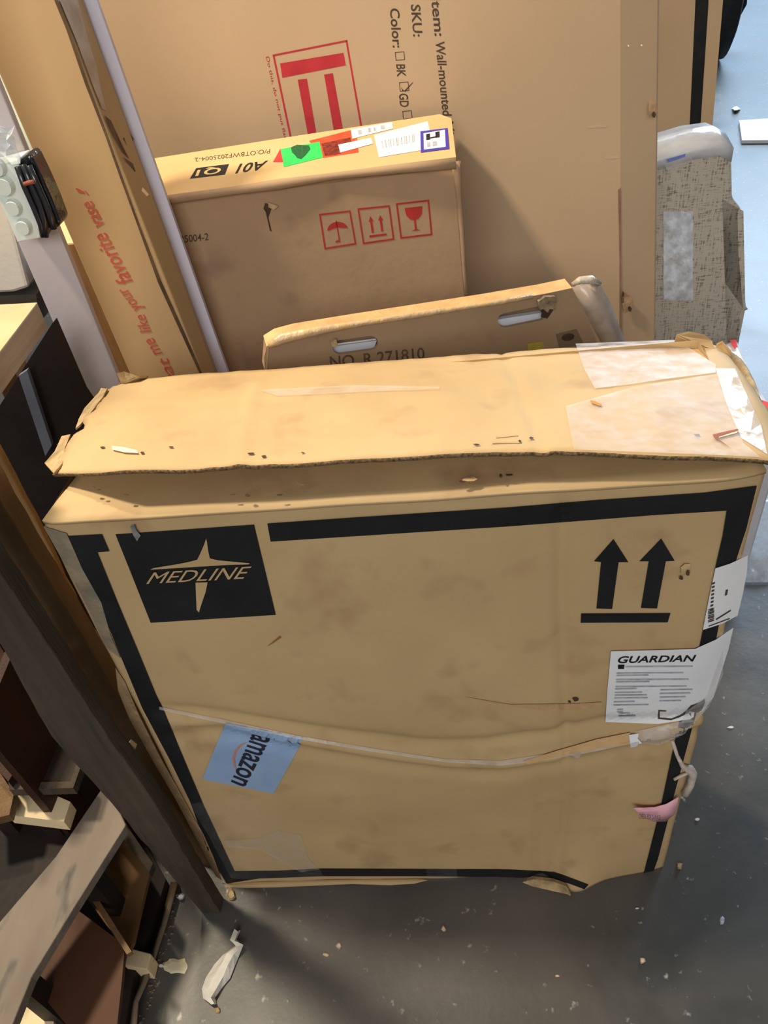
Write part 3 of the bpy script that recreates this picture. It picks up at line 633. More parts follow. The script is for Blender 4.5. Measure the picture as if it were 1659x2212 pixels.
fr = [[(589, 118), (750, 86), (750.5, 90), (590, 122)], [(589, 120), (593, 119.5), (640, 345), (636, 345)], [(746.5, 88), (750, 86), (787, 300), (783, 300)]]
decal('upright_symbol', fr+[[(605, 137), (742, 114), (747, 141), (610, 168)], [(643, 172), (663, 170), (693, 345), (675, 345)], [(700, 161), (719, 158), (748, 320), (728, 322)]], GS, RED, bg, off=.001)
letters('small_red_lettering', 'Do this, do not put flat', [(572, 123), (612, 300), (620, 299), (581, 122)], GS, REDD, bg, off=.001)
def down(t, x0, x1, y0, y1, k=.10, m=INKF, b=.015):
    letters('carton_lettering', t, [(x0+k*y0, y0), (x0+k*y1, y1), (x1+k*y1, y1), (x1+k*y0, y0)], GS, m, bg, off=.001, bold=b)
down('Item:', 931, 952, -6, 78); down('Wall-mounted', 931, 951, 89, 250); down('Mirror', 932, 953, 262, 345)
down('SKU:', 886, 907, 10, 79, .08); down('Color:', 840, 861, 18, 103, .08)
down('BK', 843, 862, 139, 166, .09); down('GD', 843, 863, 202, 231, .09)
def sq(x, y, s, h):
    q = [(x, y), (x+s*.1, y+h), (x+s+s*.1, y+h-2), (x+s, y-2)]
    icon('tick_box', ringpolys(q, .07), q, GS, INKF, bg, off=.001)
sq(853, 113, 20, 18); sq(862, 178, 20, 20); sq(869, 240, 20, 18); sq(874, 262, 20, 18)
decal('tick_mark', [[(870, 198), (873, 196), (893, 176), (891, 180), (875, 199), (866, 188)]], GS, INKF, bg, off=.001)
def dmg(x, y, s, S, par, dark=True):
    P = []
    for k in range(9):
        a = 2*math.pi*k/9; r_ = random.uniform(.5, 1.1)*s; P.append((x+r_*.6*math.cos(a), y+r_*math.sin(a)))
    decal('tear', [P], S, mat('torn_brown', (150, 118, 92), (184, 152, 118), 60, bump=.8), par, off=.006)
    if dark: nick(x+s*.1, y+s*.5, s*.2, s*.35, S, par, DIRT, .008)
dmg(1408, 235, 22, GS, bg); dmg(1356, 652, 24, GS, bg); nick(1345, 640, 4, 14, GS, bg, DIRT, .006)
decal('crease', [[(1335, 410), (1341, 405), (1343, 740), (1338, 740), (1338, 560)]], GS, mat('crease_brown', (128, 96, 72), (150, 118, 92), 20, bump=.3), bg, off=.0015)
for (x, y) in [(1355, 97), (1383, 96)]: nick(x, y, 2, 2.5, GS, bg, PAPER, .012)
decal('scuff', [[(1265, 272), (1310, 269), (1311, 275), (1270, 277)]], GS, mat('pale_tan', (196, 168, 138), None), bg, off=.001)
decal('scuff', [[(1300, 338), (1338, 335), (1338, 342), (1312, 344)]], GS, mat('pale_tan', (196, 168, 138), None), bg, off=.001)

# ================================================================== long upright carton with red script and white board
tb = thing('long_carton', 'long narrow upright carton with slanted red script at the left', 'box', (.06, .5, 0))
tl = .12; TP = np.array([0, .40, 0]); TN = np.array([0, math.cos(tl), -math.sin(tl)])
def line3(p, q, S, z0=0., z1=1.60):
    a = S.pt(*p); b = S.pt(*q); d = (a-b)/(a-b)[2]; return b+d*(z0-b[2]), b+d*(z1-b[2])
TSf = Plane(TP, TN); TBk = Plane(TP+np.array([0, .085, 0]), TN)
lb, lt = line3((-72, 0), (282, 812), TSf); rb, rt = line3((122, 0), (437, 805), TSf)
kb, kt = line3((181, 0), (470, 805), TBk)
w_ = kb-rb
hull8('carton_body', [lb, rb, rt, lt], [lb+w_+np.array([0, 0, 0]), kb, kt, lt+(kt-rt)], CARD4, tb, bevel=.003)
# side seam crack and torn paper on the side face
SD = Surf(lambda u, v: (rb*(1-u)+kb*u)*(1-v)+(rt*(1-u)+kt*u)*v)
decal('seam', [[(118, 0), (126, 0), (150, 60), (190, 178), (232, 290), (262, 375), (300, 480), (350, 610), (400, 720), (437, 805), (431, 805), (392, 720), (342, 610), (296, 482), (258, 378), (227, 290), (184, 180), (143, 60)]], TSf, mat('seam_dark', (72, 54, 38), (104, 80, 56), 20, bump=.3), tb, off=.004)
decal('torn_paper', [[(126, 0), (176, 0), (190, 40), (200, 110), (215, 190), (228, 240), (218, 235), (196, 180), (165, 95)]], SD, mat('pinkish_raw_paper', (206, 186, 168), (176, 150, 126), 25, bump=.6), tb, off=.002)
for P in ([(222, 250), (236, 262), (262, 318), (276, 345), (262, 330), (240, 290)], [(262, 300), (275, 285), (285, 300), (278, 330)], [(284, 350), (300, 372), (322, 440), (312, 432), (296, 390)], [(262, 340), (300, 365), (288, 372)]):
    decal('torn_crack', [P], SD, mat('crack_brown', (88, 64, 46), (120, 92, 68), 40, bump=.4), tb, off=.003)
SCR = mat('red_script_ink', (1, 1, 1))
def script(t, x0, y0, x1, y1, h):      # text runs upward along the carton, letter tops to the left
    d = np.array([x1-x0, y1-y0], float); L = np.linalg.norm(d); nn = np.array([d[1], -d[0]])/L
    if nn[0] > 0: nn = -nn
    bl_, br_ = np.array([x0, y0]), np.array([x1, y1])
    letters('script_lettering', t, [bl_, br_, br_+nn*h, bl_+nn*h], TSf, SCR, tb, off=.0015, bold=.01, shear=.35)
script('Treat', 400, 862, 361, 768, 24); script('me', 352, 762, 330, 726, 18); script('like', 328, 716, 312, 676, 24); script('your', 315, 664, 276, 612, 24)
script('favorite', 288, 606, 228, 498, 34); script('vase', 226, 482, 198, 430, 20); script('!', 192, 420, 176, 398, 16)
decal('dark_smudge', [[(308, 404), (322, 420), (318, 424), (306, 412)]], TSf, CARD4, tb, off=.001)
wb0, wt0 = line3((174, 0), (467, 805), TBk); wb1, wt1 = line3((206, 0), (490, 803), TBk)
o1 = np.array([.002, 0, 0])
hull8('white_board', [wb0+o1, wb1+o1, wt1+o1, wt0+o1], [p+np.array([-.002, .014, 0])+o1 for p in [wb0, wb1, wt1, wt0]], mat('white_laminate', (206, 206, 226), (214, 212, 228), 4, rough=.4, bump=.03), loc=tuple(wb0), label='thin white board standing on edge right of the long carton', cat='board', bevel=.001)

# ================================================================== leaning white board and things at upper left
WB = Plane((0, .385, 0), (0, 1, -.05))
wl0, wl1 = line3((20, 478), (178, 872), WB, 0, 1.75); wr0, wr1 = line3((56, 327), (250, 803), WB, 0, 1.75)
i0, i1 = line3((38, 520), (188, 862), WB, 0, 1.75)
hull8('leaning_white_plank', [i0, wr0, wr1, i1], [p+np.array([-.004, .02, 0]) for p in [wl0, wr0, wr1, wl1]], mat('chipped_white_paint', (196, 186, 190), (204, 194, 196), 5, rough=.4, bump=.05), loc=tuple(wl0), label='wide white painted plank leaning beside the long carton', cat='plank', bevel=.002)
WHT = mat('white_styrofoam', (226, 234, 226), (234, 240, 234), 10, rough=.5, bump=.1)
US = Plane(WB.P+np.array([0, -.045, 0]), WB.N)
un = thing('white_moulded_block', 'white moulded block with round studs and taped black cables on the white plank', 'packaging', US.pt(38, 520))
uq = [(-60, 350), (0, 350), (37, 345), (60, 398), (101, 510), (38, 524), (0, 432), (-60, 300)]
prism('block_body', [US.pt(x, y) for x, y in [(-40, 365), (37, 345), (58, 395), (101, 511), (38, 524), (-30, 365)]], (0, .043, 0), WHT, un, bevel=.004)
for (x, y, r_) in [(-4, 360, 19), (13, 400, 20), (32, 446, 17), (54, 488, 17), (-10, 395, 17)]:
    c = US.pt(x, y); rr = r_/F*1.15; V = []; Fc = []
    for k in range(20):
        a = 2*math.pi*k/20; V += [c+np.array([rr*math.cos(a), 0, rr*math.sin(a)]), c+np.array([rr*.82*math.cos(a), -.010, rr*.82*math.sin(a)])]
    for k in range(20): j = (k+1) % 20; Fc.append((2*k, 2*j, 2*j+1, 2*k+1))
    Fc.append(tuple(2*k+1 for k in range(20)))
    mesh('stud', V, Fc, WHT, un, smooth=False)
cb_ = thing('black_cable_bundle', 'shiny black bagged cable bundle on the right side of the studded white block', 'cables', US.pt(90, 430))
BLK = mat('black_plastic_bag', (20, 22, 28), (34, 36, 44), 30, rough=.12, bump=.9, bscale=30, spec=.9)
prism('bag', [US.pt(x, y, .004) for x, y in [(38, 348), (60, 332), (70, 340), (92, 385), (112, 430), (131, 480), (126, 492), (112, 494), (102, 512), (94, 500), (78, 452), (56, 400)]], (0, .035, 0), BLK, cb_, bevel=.006)
for off_, pts in ((0, [(58, 350), (74, 390), (92, 430), (104, 470), (106, 505)]), (1, [(46, 355), (60, 395), (80, 440), (96, 480), (100, 505)]), (2, [(70, 352), (88, 392), (104, 428), (116, 460), (124, 488)])):
    tube('cable', [US.pt(x, y, .012) for x, y in pts], .0045, mat('black_cable', (30, 32, 38), None, 5, rough=.25, bump=0, spec=.8), cb_)
tube('cable_tie', [US.pt(x, y, .018) for x, y in [(64, 390), (74, 386), (86, 384)]], .003, mat('copper_tie', (150, 86, 66), None), cb_)
# crumpled clear film above
cf = []
V = []; Fc = []
for j in range(7):
    for i in range(7):
        x, y = -45+i*13+j*3, 270+j*13; V.append(US.pt(x, y, .01+.012*nz(i*.9, j*.9, 5)))
for j in range(6):
    for i in range(6): Fc.append((j*7+i, j*7+i+1, j*7+i+8, j*7+i+7))
mesh('crumpled_film', V, Fc, film('crumpled_clear_film', (225, 232, 238), .45, .1), None, smooth=False, solid=.001, label='crumpled clear plastic film above the studded white block', cat='plastic film')
# pale bulky bundle at far left, board it rests on
by = 1.30
prism('white_bundle', [hy(-120, 380, by), hy(-60, 300, by), hy(20, 460, by), hy(62, 622, by), hy(30, 632, by), hy(-120, 640, by)], (0, .25, 0), mat('off_white_padding', (214, 208, 200), (222, 216, 206), 4, bump=.2), label='bulky off-white padded bundle at the left edge behind the white plank', cat='bundle', bevel=.012)
ts = thing('wooden_tabletop', 'thick light wooden slab lying flat at the left edge', 'table top', (-.7, .9, .6))
q = [hz(81, 656, .8), hz(-120, 946, .8), hz(-260, 760, .8), hz(-60, 672, .8)]
WOODL = mat('light_raw_wood', (206, 172, 128), (224, 194, 150), 6, stretch=(1, 1, 1), bump=.2)
WOODE = mat('tan_wood_edge', (172, 136, 98), (186, 150, 110), 8, bump=.2, stretch=(1, .2, 6))
q = [np.array([-.515, 1.03, .8]), np.array([-.495, .45, .8]), np.array([-1.1, .45, .8]), np.array([-1.1, 1.05, .8])]
q[0] = hz(81, 656, .8)
prism('slab', q, (0, 0, -.065), WOODE, ts)
prism('slab_top', [p+np.array([0, 0, .003]) for p in q], (0, 0, -.003), WOODL, ts)
for i, (x, y) in enumerate([(-.58, .50), (-.62, .96), (-1.0, .5), (-1.0, .96)]):
    prism('leg', [(x-.03, y-.03, .735), (x+.03, y-.03, .735), (x+.03, y+.03, .735), (x-.03, y+.03, .735)], (0, 0, -.735), WOODE, ts)
prism('grey_case', [hy(-140, 645, 1.36), hy(78, 636, 1.36), hy(84, 700, 1.36), hy(-140, 730, 1.36)], (0, .35, 0), mat('grey_green_cloth', (104, 98, 86), (118, 112, 100), 10), label='low grey block under the off-white bundle', cat='block')
# pale things far behind, seen through the narrow gaps
hull8('pale_panel', [hy(-140, 60, 1.75), hy(160, 60, 1.75), hy(160, 560, 1.75), hy(-140, 560, 1.75)], [hy(-140, 60, 1.85), hy(160, 60, 1.85), hy(160, 560, 1.85), hy(-140, 560, 1.85)], mat('pale_green_white', (226, 236, 216), None, 5, bump=0), label='pale greenish panel seen through the gap left of the long carton', cat='panel')
wc = thing('wooden_chest', 'brown wooden chest whose lit top is painted pale between white plank and long carton', 'chest', (-.2, .7, 0))
c0 = hz(150, 531, .85)
q = [c0, hz(118, 380, .85), hz(60, 330, .85)]
A4 = [c0+np.array([-.10, 0, 0]), c0+np.array([.35, .03, 0]), c0+np.array([.35, .5, 0]), c0+np.array([-.10, .5, 0])]
CH = mat('brown_wood', (120, 84, 50), (146, 104, 62), 8, stretch=(4, 4, .5), bump=.3)
prism('chest_body', A4, (0, 0, -.85), CH, wc)
prism('chest_lit_top', [p+np.array([0, 0, .004]) for p in A4], (0, 0, -.004), mat('lit_top_wood', (216, 186, 132), (226, 196, 142), 8), wc)  # pale colour paints the light on the chest's top

# ================================================================== dark crate and timbers, lower left
DK = mat('dark_red_brown_panel', (44, 24, 18), (58, 32, 22), 5, rough=.55, bump=.2, stretch=(4, 4, .6))
DK2 = mat('dark_panel', (30, 23, 21), (44, 34, 29), 8, rough=.6, bump=.2)
GW = mat('weathered_grey_wood', (62, 53, 44), (84, 73, 62), 5, rough=.7, bump=.6, stretch=(6, 6, .5), c3=(58, 54, 46))
GW2 = mat('lit_weathered_wood', (116, 105, 94), (134, 122, 110), 6, rough=.7, bump=.4, stretch=(2, .7, 1), c3=(84, 82, 76))  # grey wood painted lighter, for the light on an upward face
BW = mat('brown_timber', (96, 72, 46), (116, 88, 58), 10, rough=.5, bump=.3, stretch=(3, 3, .5))
PALE = mat('pale_and_lit_wood', (232, 208, 166), (240, 218, 178), 10, bump=.15)  # pale wood; lit spots inside the crate are painted with it too
PLY = mat('reddish_plywood', (68, 42, 27), (84, 52, 34), 4, rough=.6, bump=.1)
cr_ = thing('timber_crate', 'broken open crate of dark panels and weathered timbers along the left edge', 'crate', (-.25, .1, 0))
def brd(name, px, S, vec, m, prop=None, **k):
    P = [S(*p) for p in px]
    for q in (prop or []):      # short props under the boards that lie above the floor
        c = S(*q)+np.array(vec); r_ = .016
        prism('prop', [c+np.array([a, b, 0]) for a, b in ((-r_, -r_), (r_, -r_), (r_, r_), (-r_, r_))], (0, 0, -c[2]), DK2, cr_)
    return prism(name, P, vec, m, cr_, **k)
# grey upright post beside the carton (nearly vertical)
yy = -.075
pl, pt_ = line3((435, 1972), (0, 1392), Plane((0, yy, 0), (0, 1, 0)), 0, 1.05); pr_, pq = line3((462, 1962), (0, 1232), Plane((0, yy, 0), (0, 1, 0)), 0, 1.05)
def vpost(name, L_, R_, y, z0, z1, th, m):
    S = Plane((0, y, 0), (0, 1, 0)); L3 = [S.pt(*p) for p in L_]; R3 = [S.pt(*p) for p in R_]
    pts = []
    def clip(Q):
        Q = sorted(Q, key=lambda p: p[2]); out_ = []
        a, b = Q[0], Q[-1]; d = (b-a)/(b-a)[2]
        out_.append(a+d*(z0-a[2])); out_ += [q for q in Q if z0+.02 < q[2] < z1-.02]; out_.append(b+d*(z1-b[2])); return out_
    A_ = clip(L3); B_ = clip(R3)
    return prism(name, A_+B_[::-1], (0, th, 0), m, cr_, rag=.0012, bevel=.002)
vpost('post', [(440, 1978), (240, 1735), (110, 1590), (0, 1392)], [(460, 1948), (330, 1730), (200, 1545), (100, 1390), (0, 1240)], yy, 0, 1.2, .03, GW)
# narrow rail just behind, and a glossy board edge
vpost('post', [(390, 1800), (270, 1610), (150, 1450), (0, 1228)], [(400, 1768), (300, 1580), (165, 1350), (60, 1180)], .02, 0, 1.2, .03, BW)
vpost('post', [(300, 1555), (150, 1320), (60, 1130), (0, 1030)], [(306, 1545), (170, 1320), (75, 1120), (5, 990)], .13, 0, 1.25, .012, mat('varnished_wood_edge', (170, 132, 84), (184, 144, 92), 10, rough=.15, bump=.2, spec=.8, stretch=(1, 1, .3)))
# dark panels behind; the back sheet paints in the darkness of the gaps
brd('shade_backing', [(-200, 1100), (0, 875), (112, 700), (178, 850), (215, 905), (330, 1560), (330, 1800), (-200, 1800)], lambda x, y: hy(x, y, .33) if hy(x, y, .33)[2] > 0 else hz(x, y, 0.0), (0, .02, 0), DK2)
prism('side_panel', [(-.14, .16, 0), (-.14, .32, 0), (-.17, .32, .78), (-.17, .16, .78)], (-.015, 0, 0), DK, cr_)
prism('side_panel', [(-.22, -.05, .0), (-.22, .30, 0), (-.24, .30, .66), (-.24, -.05, .62)], (-.015, 0, 0), DK, cr_)
brd('reflection_streak', [(40, 812), (58, 800), (112, 962), (98, 985)], lambda x, y: hy(x, y, .31), (0, .008, 0), mat('reflection_blue_grey', (120, 124, 138), (100, 104, 118), 10, rough=.3, spec=.7))  # streak of reflected light on dark wood, built as a strip
# lower tier: flat boards seen from above
brd('plank', [(228, 1690), (272, 1782), (160, 1960), (68, 2110), (20, 2230), (-140, 2400), (-160, 2200), (0, 1990), (120, 1850)], lambda x, y: hz(x, y, .33), (0, 0, -.022), GW2, bevel=.002, prop=[(160, 1850), (0, 2080)])
brd('shelf_board', [(92, 1500), (172, 1632), (152, 1688), (18, 1690), (50, 1600)], lambda x, y: hz(x, y, .42), (0, 0, -.02), DK2, prop=[(110, 1620)])
brd('shelf_edge', [(18, 1690), (152, 1688), (172, 1632), (180, 1640), (158, 1702), (20, 1706)], lambda x, y: hz(x, y, .423), (0, 0, -.02), GW)
brd('pale_and_lit_block', [(30, 1713), (120, 1718), (152, 1732), (138, 1775), (16, 1760)], lambda x, y: hz(x, y, .36), (0, 0, -.03), PALE, prop=[(90, 1740)])  # lit top, its brightness painted as pale wood
brd('dark_board', [(12, 1764), (140, 1778), (165, 1800), (-40, 2040), (-60, 1900)], lambda x, y: hz(x, y, .28), (0, 0, -.02), DK2, prop=[(30, 1850)])
brd('brown_board', [(-60, 1380), (0, 1395), (92, 1545), (70, 1600), (18, 1688), (-60, 1600)], lambda x, y: hz(x, y, .45), (0, 0, -.02), DK, prop=[(20, 1500)])
brd('reddish_board', [(-60, 1650), (0, 1668), (30, 1715), (20, 1760), (-60, 1780)], lambda x, y: hz(x, y, .40), (0, 0, -.02), BW, prop=[(-30, 1710)])
brd('plywood_sheet', [(160, 1960), (270, 2042), (262, 2130), (250, 2240), (165, 2240), (56, 2108)], lambda x, y: hz(x, y, .17), (0, 0, -.012), PLY, prop=[(190, 2060), (130, 2100)])
brd('plywood_sheet', [(265, 1780), (325, 1880), (305, 1960), (288, 2035), (275, 2060), (180, 1930)], lambda x, y: hz(x, y, .12), (0, 0, -.012), mat('olive_plywood', (96, 70, 42), (112, 82, 50), 5, bump=.1), prop=[(265, 1900)])
brd('batten', [(180, 1916), (192, 1910), (284, 2055), (274, 2062)], lambda x, y: hz(x, y, .185), (0, 0, -.012), BW)
brd('pale_and_lit_block', [(280, 2048), (326, 2060), (318, 2095), (268, 2086)], lambda x, y: hz(x, y, .05), (0, 0, -.05), PALE, bevel=.002)
brd('pale_and_lit_block', [(48, 2118), (118, 2184), (112, 2250), (10, 2250)], lambda x, y: hz(x, y, .10), (0, 0, -.10), PALE)  # cream colour paints the light falling on this piece
brd('brace', [(235, 1770), (258, 1760), (330, 1865), (322, 1885)], lambda x, y: hz(x, y, .20), (0, 0, -.02), GW)
brd('base_board', [(-250, 1700), (300, 1800), (358, 1900), (330, 1990), (288, 2110), (265, 2240), (-250, 2400)], lambda x, y: hz(x, y, .035), (0, 0, -.033), DK2)
brd('pale_and_lit_block', [(134, 1436), (152, 1433), (164, 1455), (160, 1472)], lambda x, y: hy(x, y, -.0), (0, .008, 0), PALE)  # small spots of light between the timbers, built as pale pieces
brd('pale_and_lit_block', [(166, 1484), (184, 1484), (190, 1500), (176, 1500)], lambda x, y: hy(x, y, -.0), (0, .008, 0), PALE)
brd('pale_and_lit_block', [(156, 1294), (174, 1318), (146, 1320)], lambda x, y: hy(x, y, .2), (0, .008, 0), PALE)
brd('pale_and_lit_block', [(265, 1625), (280, 1606), (293, 1617), (274, 1636)], lambda x, y: hy(x, y, -.01), (0, .008, 0), PALE)
# thin cardboard runner curling along the crate's foot
st = [(378, 1905), (366, 1950), (352, 2000), (332, 2060), (312, 2120), (292, 2165), (286, 2240)]
V = []; Fc = []
for x, y in st:
    a = hz(x-9, y, .012); b = hz(x+5, y, .03); c = hz(x+9, y, .004); V += [a, b, c]
for i in range(len(st)-1):
    for j in range(2): Fc.append((i*3+j, i*3+3+j, i*3+4+j, i*3+1+j))
mesh('cardboard_runner', V, Fc, mat('runner_brown', (112, 96, 78), (130, 112, 92), 20, bump=.3), smooth=True, solid=.003, label='thin curled brown cardboard strip on the floor along the crate foot', cat='strip')

# ================================================================== wrapped parcels on the right
def weave():
    m = bpy.data.materials.new('printed_woven_wrap'); m.use_nodes = True; N = m.node_tree.nodes; L = m.node_tree.links; b = N['Principled BSDF']
    tc = N.new('ShaderNodeTexCoord'); cols = []
    for sc in ((420, 420, 26), (60, 60, 420)):
        mp = N.new('ShaderNodeMapping'); mp.inputs['Scale'].default_value = sc; L.new(tc.outputs['Object'], mp.inputs[0])
        n_ = N.new('ShaderNodeTexNoise'); n_.inputs['Scale'].default_value = .8; n_.inputs['Detail'].default_value = 2; L.new(mp.outputs[0], n_.inputs[0]); cols.append(n_)
    mn = N.new('ShaderNodeMath'); mn.operation = 'ADD'; L.new(cols[0].outputs[0], mn.inputs[0]); L.new(cols[1].outputs[0], mn.inputs[1])
    cr = N.new('ShaderNodeValToRGB'); e = cr.color_ramp.elements; e[0].position = .78; e[0].color = srgb(138, 130, 118); e[1].position = .96; e[1].color = srgb(206, 196, 180)
    L.new(mn.outputs[0], cr.inputs[0]); L.new(cr.outputs[0], b.inputs['Base Color']); b.inputs['Roughness'].default_value = .35
    return m
WV = weave()
PS = Plane((0, 1.22, 0), (0, 1, -.04))
wp = thing('woven_wrapped_parcel', 'tall parcel in grey printed woven wrap with shiny tape right of the very large carton', 'parcel', (1.1, 1.3, 0))
ol = [(1380, 345), (1425, 338), (1500, 316), (1558, 308), (1580, 322), (1582, 370), (1583, 430), (1602, 452), (1604, 560), (1613, 665)]
pts = [PS.pt(*p) for p in ol]
pts += [np.array([pts[-1][0]+.0, 1.22, 0.0]), np.array([.88, 1.22, 0.0])]
def bulgy(name, pts, vec, m, par, amp=.012):
    # front sheet subdivided from the outline with a soft swelling
    o = prism(name, pts, vec, m, par, bevel=.015); return o
bulgy('parcel_body', pts, (0, .15, 0), WV, wp)
fr_ = [p for p in pts[:5]]; fr_[4] = fr_[4]+np.array([.004, 0, 0])
V = [p+np.array([0, -.004, -.028]) for p in fr_]+[p+np.array([0, -.003, .003]) for p in fr_]+[p+np.array([0, .075, .014]) for p in fr_]+[p+np.array([0, .15, .002]) for p in fr_]
mesh('top_film', V, [(r*5+i, r*5+i+1, r*5+i+6, r*5+i+5) for r in range(3) for i in range(4)], mat('white_film_top', (206, 206, 212), (226, 226, 230), 20, rough=.2, bump=.3), wp, smooth=True, solid=.002)
prism('wrap_ledge', [PS.pt(x, y) for x, y in [(1560, 430), (1606, 456), (1610, 662), (1616, 668), (1596, 676), (1600, 700), (1590, 740), (1570, 740)]], (0, .08, 0), WV, wp)
decal('blue_pen_mark', [[(1436, 340), (1478, 328), (1476, 334), (1442, 346)]], PS, mat('blue_pen', (120, 140, 220), None), wp, off=.016)
decal('glossy_tape', [[(1430, 350), (1490, 332), (1494, 345), (1440, 368)]], PS, TAPEH, wp, off=.016)
V = []; Fc = []
for j in range(25):
    for i in range(9):
        x, y = 1432+i*8, 455+j*8; V.append(PS.pt(x, y, .006+.006*nz(i*.9, j*1.1, 3)))
for j in range(24):
    for i in range(8): Fc.append((j*9+i, j*9+i+1, j*9+i+10, j*9+i+9))
mesh('crinkled_tape', V, Fc, film('crinkled_clear_tape', (236, 242, 252), .8, .08), wp, smooth=True, solid='open')
# low parcel behind right end of the front carton
rp = thing('plastic_bagged_parcel', 'taped white and red parcel in clear plastic behind the right end of the front carton', 'parcel', (1.15, .62, 0))
RPm = mat('white_poly', (214, 214, 222), (228, 226, 232), 8, rough=.25, bump=.4, bscale=20)
q = [hz(1545, 742, .90), hz(1700, 742+200, .90), hz(1760, 900, .90), hz(1600, 715, .90)]
T_ = [hz(x, y, .52) for x, y in [(1500, 760), (1594, 732), (1627, 808), (1662, 872), (1700, 935), (1560, 990)]]
B_ = [np.array([p[0], p[1], 0]) for p in T_]
hull8('parcel_body', T_, B_, RPm, rp, bevel=.01)
RS = Plane((0, 0, .524), (0, 0, 1))
decal('red_print', [[(1575, 735), (1590, 735), (1593, 752), (1584, 752)], [(1645, 865), (1659, 870), (1670, 905), (1652, 885)]], RS, mat('bright_red', (1, 1, 1)), rp, off=.004)
decal('paper_label', [[(1582, 790), (1600, 800), (1622, 852), (1655, 900), (1660, 925), (1640, 905), (1608, 858)]], RS, PAPER, rp, off=.003)
tube('torn_wrap_edge', [hz(x, y, .53) for x, y in [(1578, 765), (1592, 782), (1608, 800), (1622, 830), (1640, 870), (1665, 900)]], [.006, .012, .009, .010, .006, .006], TORN, rp)
V = []; Fc = []
g0 = [(1618, 1150), (1640, 1100), (1700, 1080)]
BG = Plane((1.05, .55, 0), (.5, -.8, 0))
for j in range(8):
    for i in range(6):
        x, y = 1600+i*20+j*1, 1120+j*20; P = hz(x, y, .0)
        V.append(np.array([P[0], P[1], .03+.06*max(0, 1-(j/7.0))+.02*nz(i*.8, j*.8, 2)]) if j < 7 else np.array([P[0], P[1], .004]))
for j in range(7):
    for i in range(5): Fc.append((j*6+i, j*6+i+1, j*6+i+7, j*6+i+6))
mesh('plastic_skirt', V, Fc, film('clear_bag_film', (225, 230, 235), .4, .08), rp, smooth=True, solid=.001)

# ================================================================== far right background
sb = thing('striped_carton', 'tall carton with a black vertical stripe beyond the grey woven parcel', 'box', (1.8, 3.1, 0))
SS = Plane((0, 3.0, 0), (0, 1, -.03))
s0, s1 = line3((1562, 0), (1540, 262), SS, 0, 2.0)
hull8('carton_body', [np.array([s0[0]-.8, s0[1], 0]), s0, s1, np.array([s1[0]-.8, s1[1], 2.0])], [np.array([s0[0]-.8, s0[1]+.3, 0]), s0+np.array([-.02, .3, 0]), s1+np.array([-.02, .3, 0]), np.array([s1[0]-.8, s1[1]+.3, 2.0])], CARD2, sb)
decal('black_stripe', [[(1504, -40), (1531, -40), (1530, 10), (1513, 270), (1509, 330), (1484, 330), (1490, 262)]], SS, INK, sb, off=.003)
ct_ = thing('wheeled_cart', 'black rubber wheel and dark guard of a cart beyond the striped carton', 'cart', tuple(hz(1558, 158, 0)))
wc_ = hz(1556, 152, 0)+np.array([.0, .35, .42]); V = []; Fc = []
RB_ = mat('black_rubber', (26, 28, 32), (36, 38, 42), 20, rough=.6, bump=.4)
for k in range(32):
    a = 2*math.pi*k/32
    for (x, r_) in ((-.09, .26), (-.11, .36), (-.08, .42), (.08, .42), (.11, .36), (.09, .26)):
        V.append(wc_+np.array([x*.9+.02*math.cos(a), r_*math.cos(a), r_*math.sin(a)]))
for k in range(32):
    j = (k+1) % 32
    for i in range(6): Fc.append((k*6+i, k*6+(i+1) % 6, j*6+(i+1) % 6, j*6+i))
mesh('tyre', V, Fc, RB_, ct_, smooth=True)
mesh('wheel_hub', [wc_+np.array([x, .27*math.cos(a), .27*math.sin(a)]) for x in (-.05, .05) for a in [2*math.pi*k/16 for k in range(16)]], [tuple(range(16)), tuple(range(31, 15, -1))]+[(k, (k+1) % 16, (k+1) % 16+16, k+16) for k in range(16)], mat('dark_steel', (60, 62, 66), None, metal=.5), ct_)
CS = Plane(wc_+np.array([0, .05, 0]), (0, 1, 0))
prism('guard', [CS.pt(x, y) for x, y in [(1556, -80), (1622, -80), (1614, 10), (1596, 42), (1582, 44), (1566, 40)]], (0, .25, 0), RB_, ct_, bevel=.01)
prism('paper_sheet', [hz(x, y, .02) for x, y in [(1597, 260), (1700, 253), (1710, 302), (1603, 303)]], (0, 0, -.018), PAPER, label='white flat sheet on the bright floor at the right edge', cat='sheet')

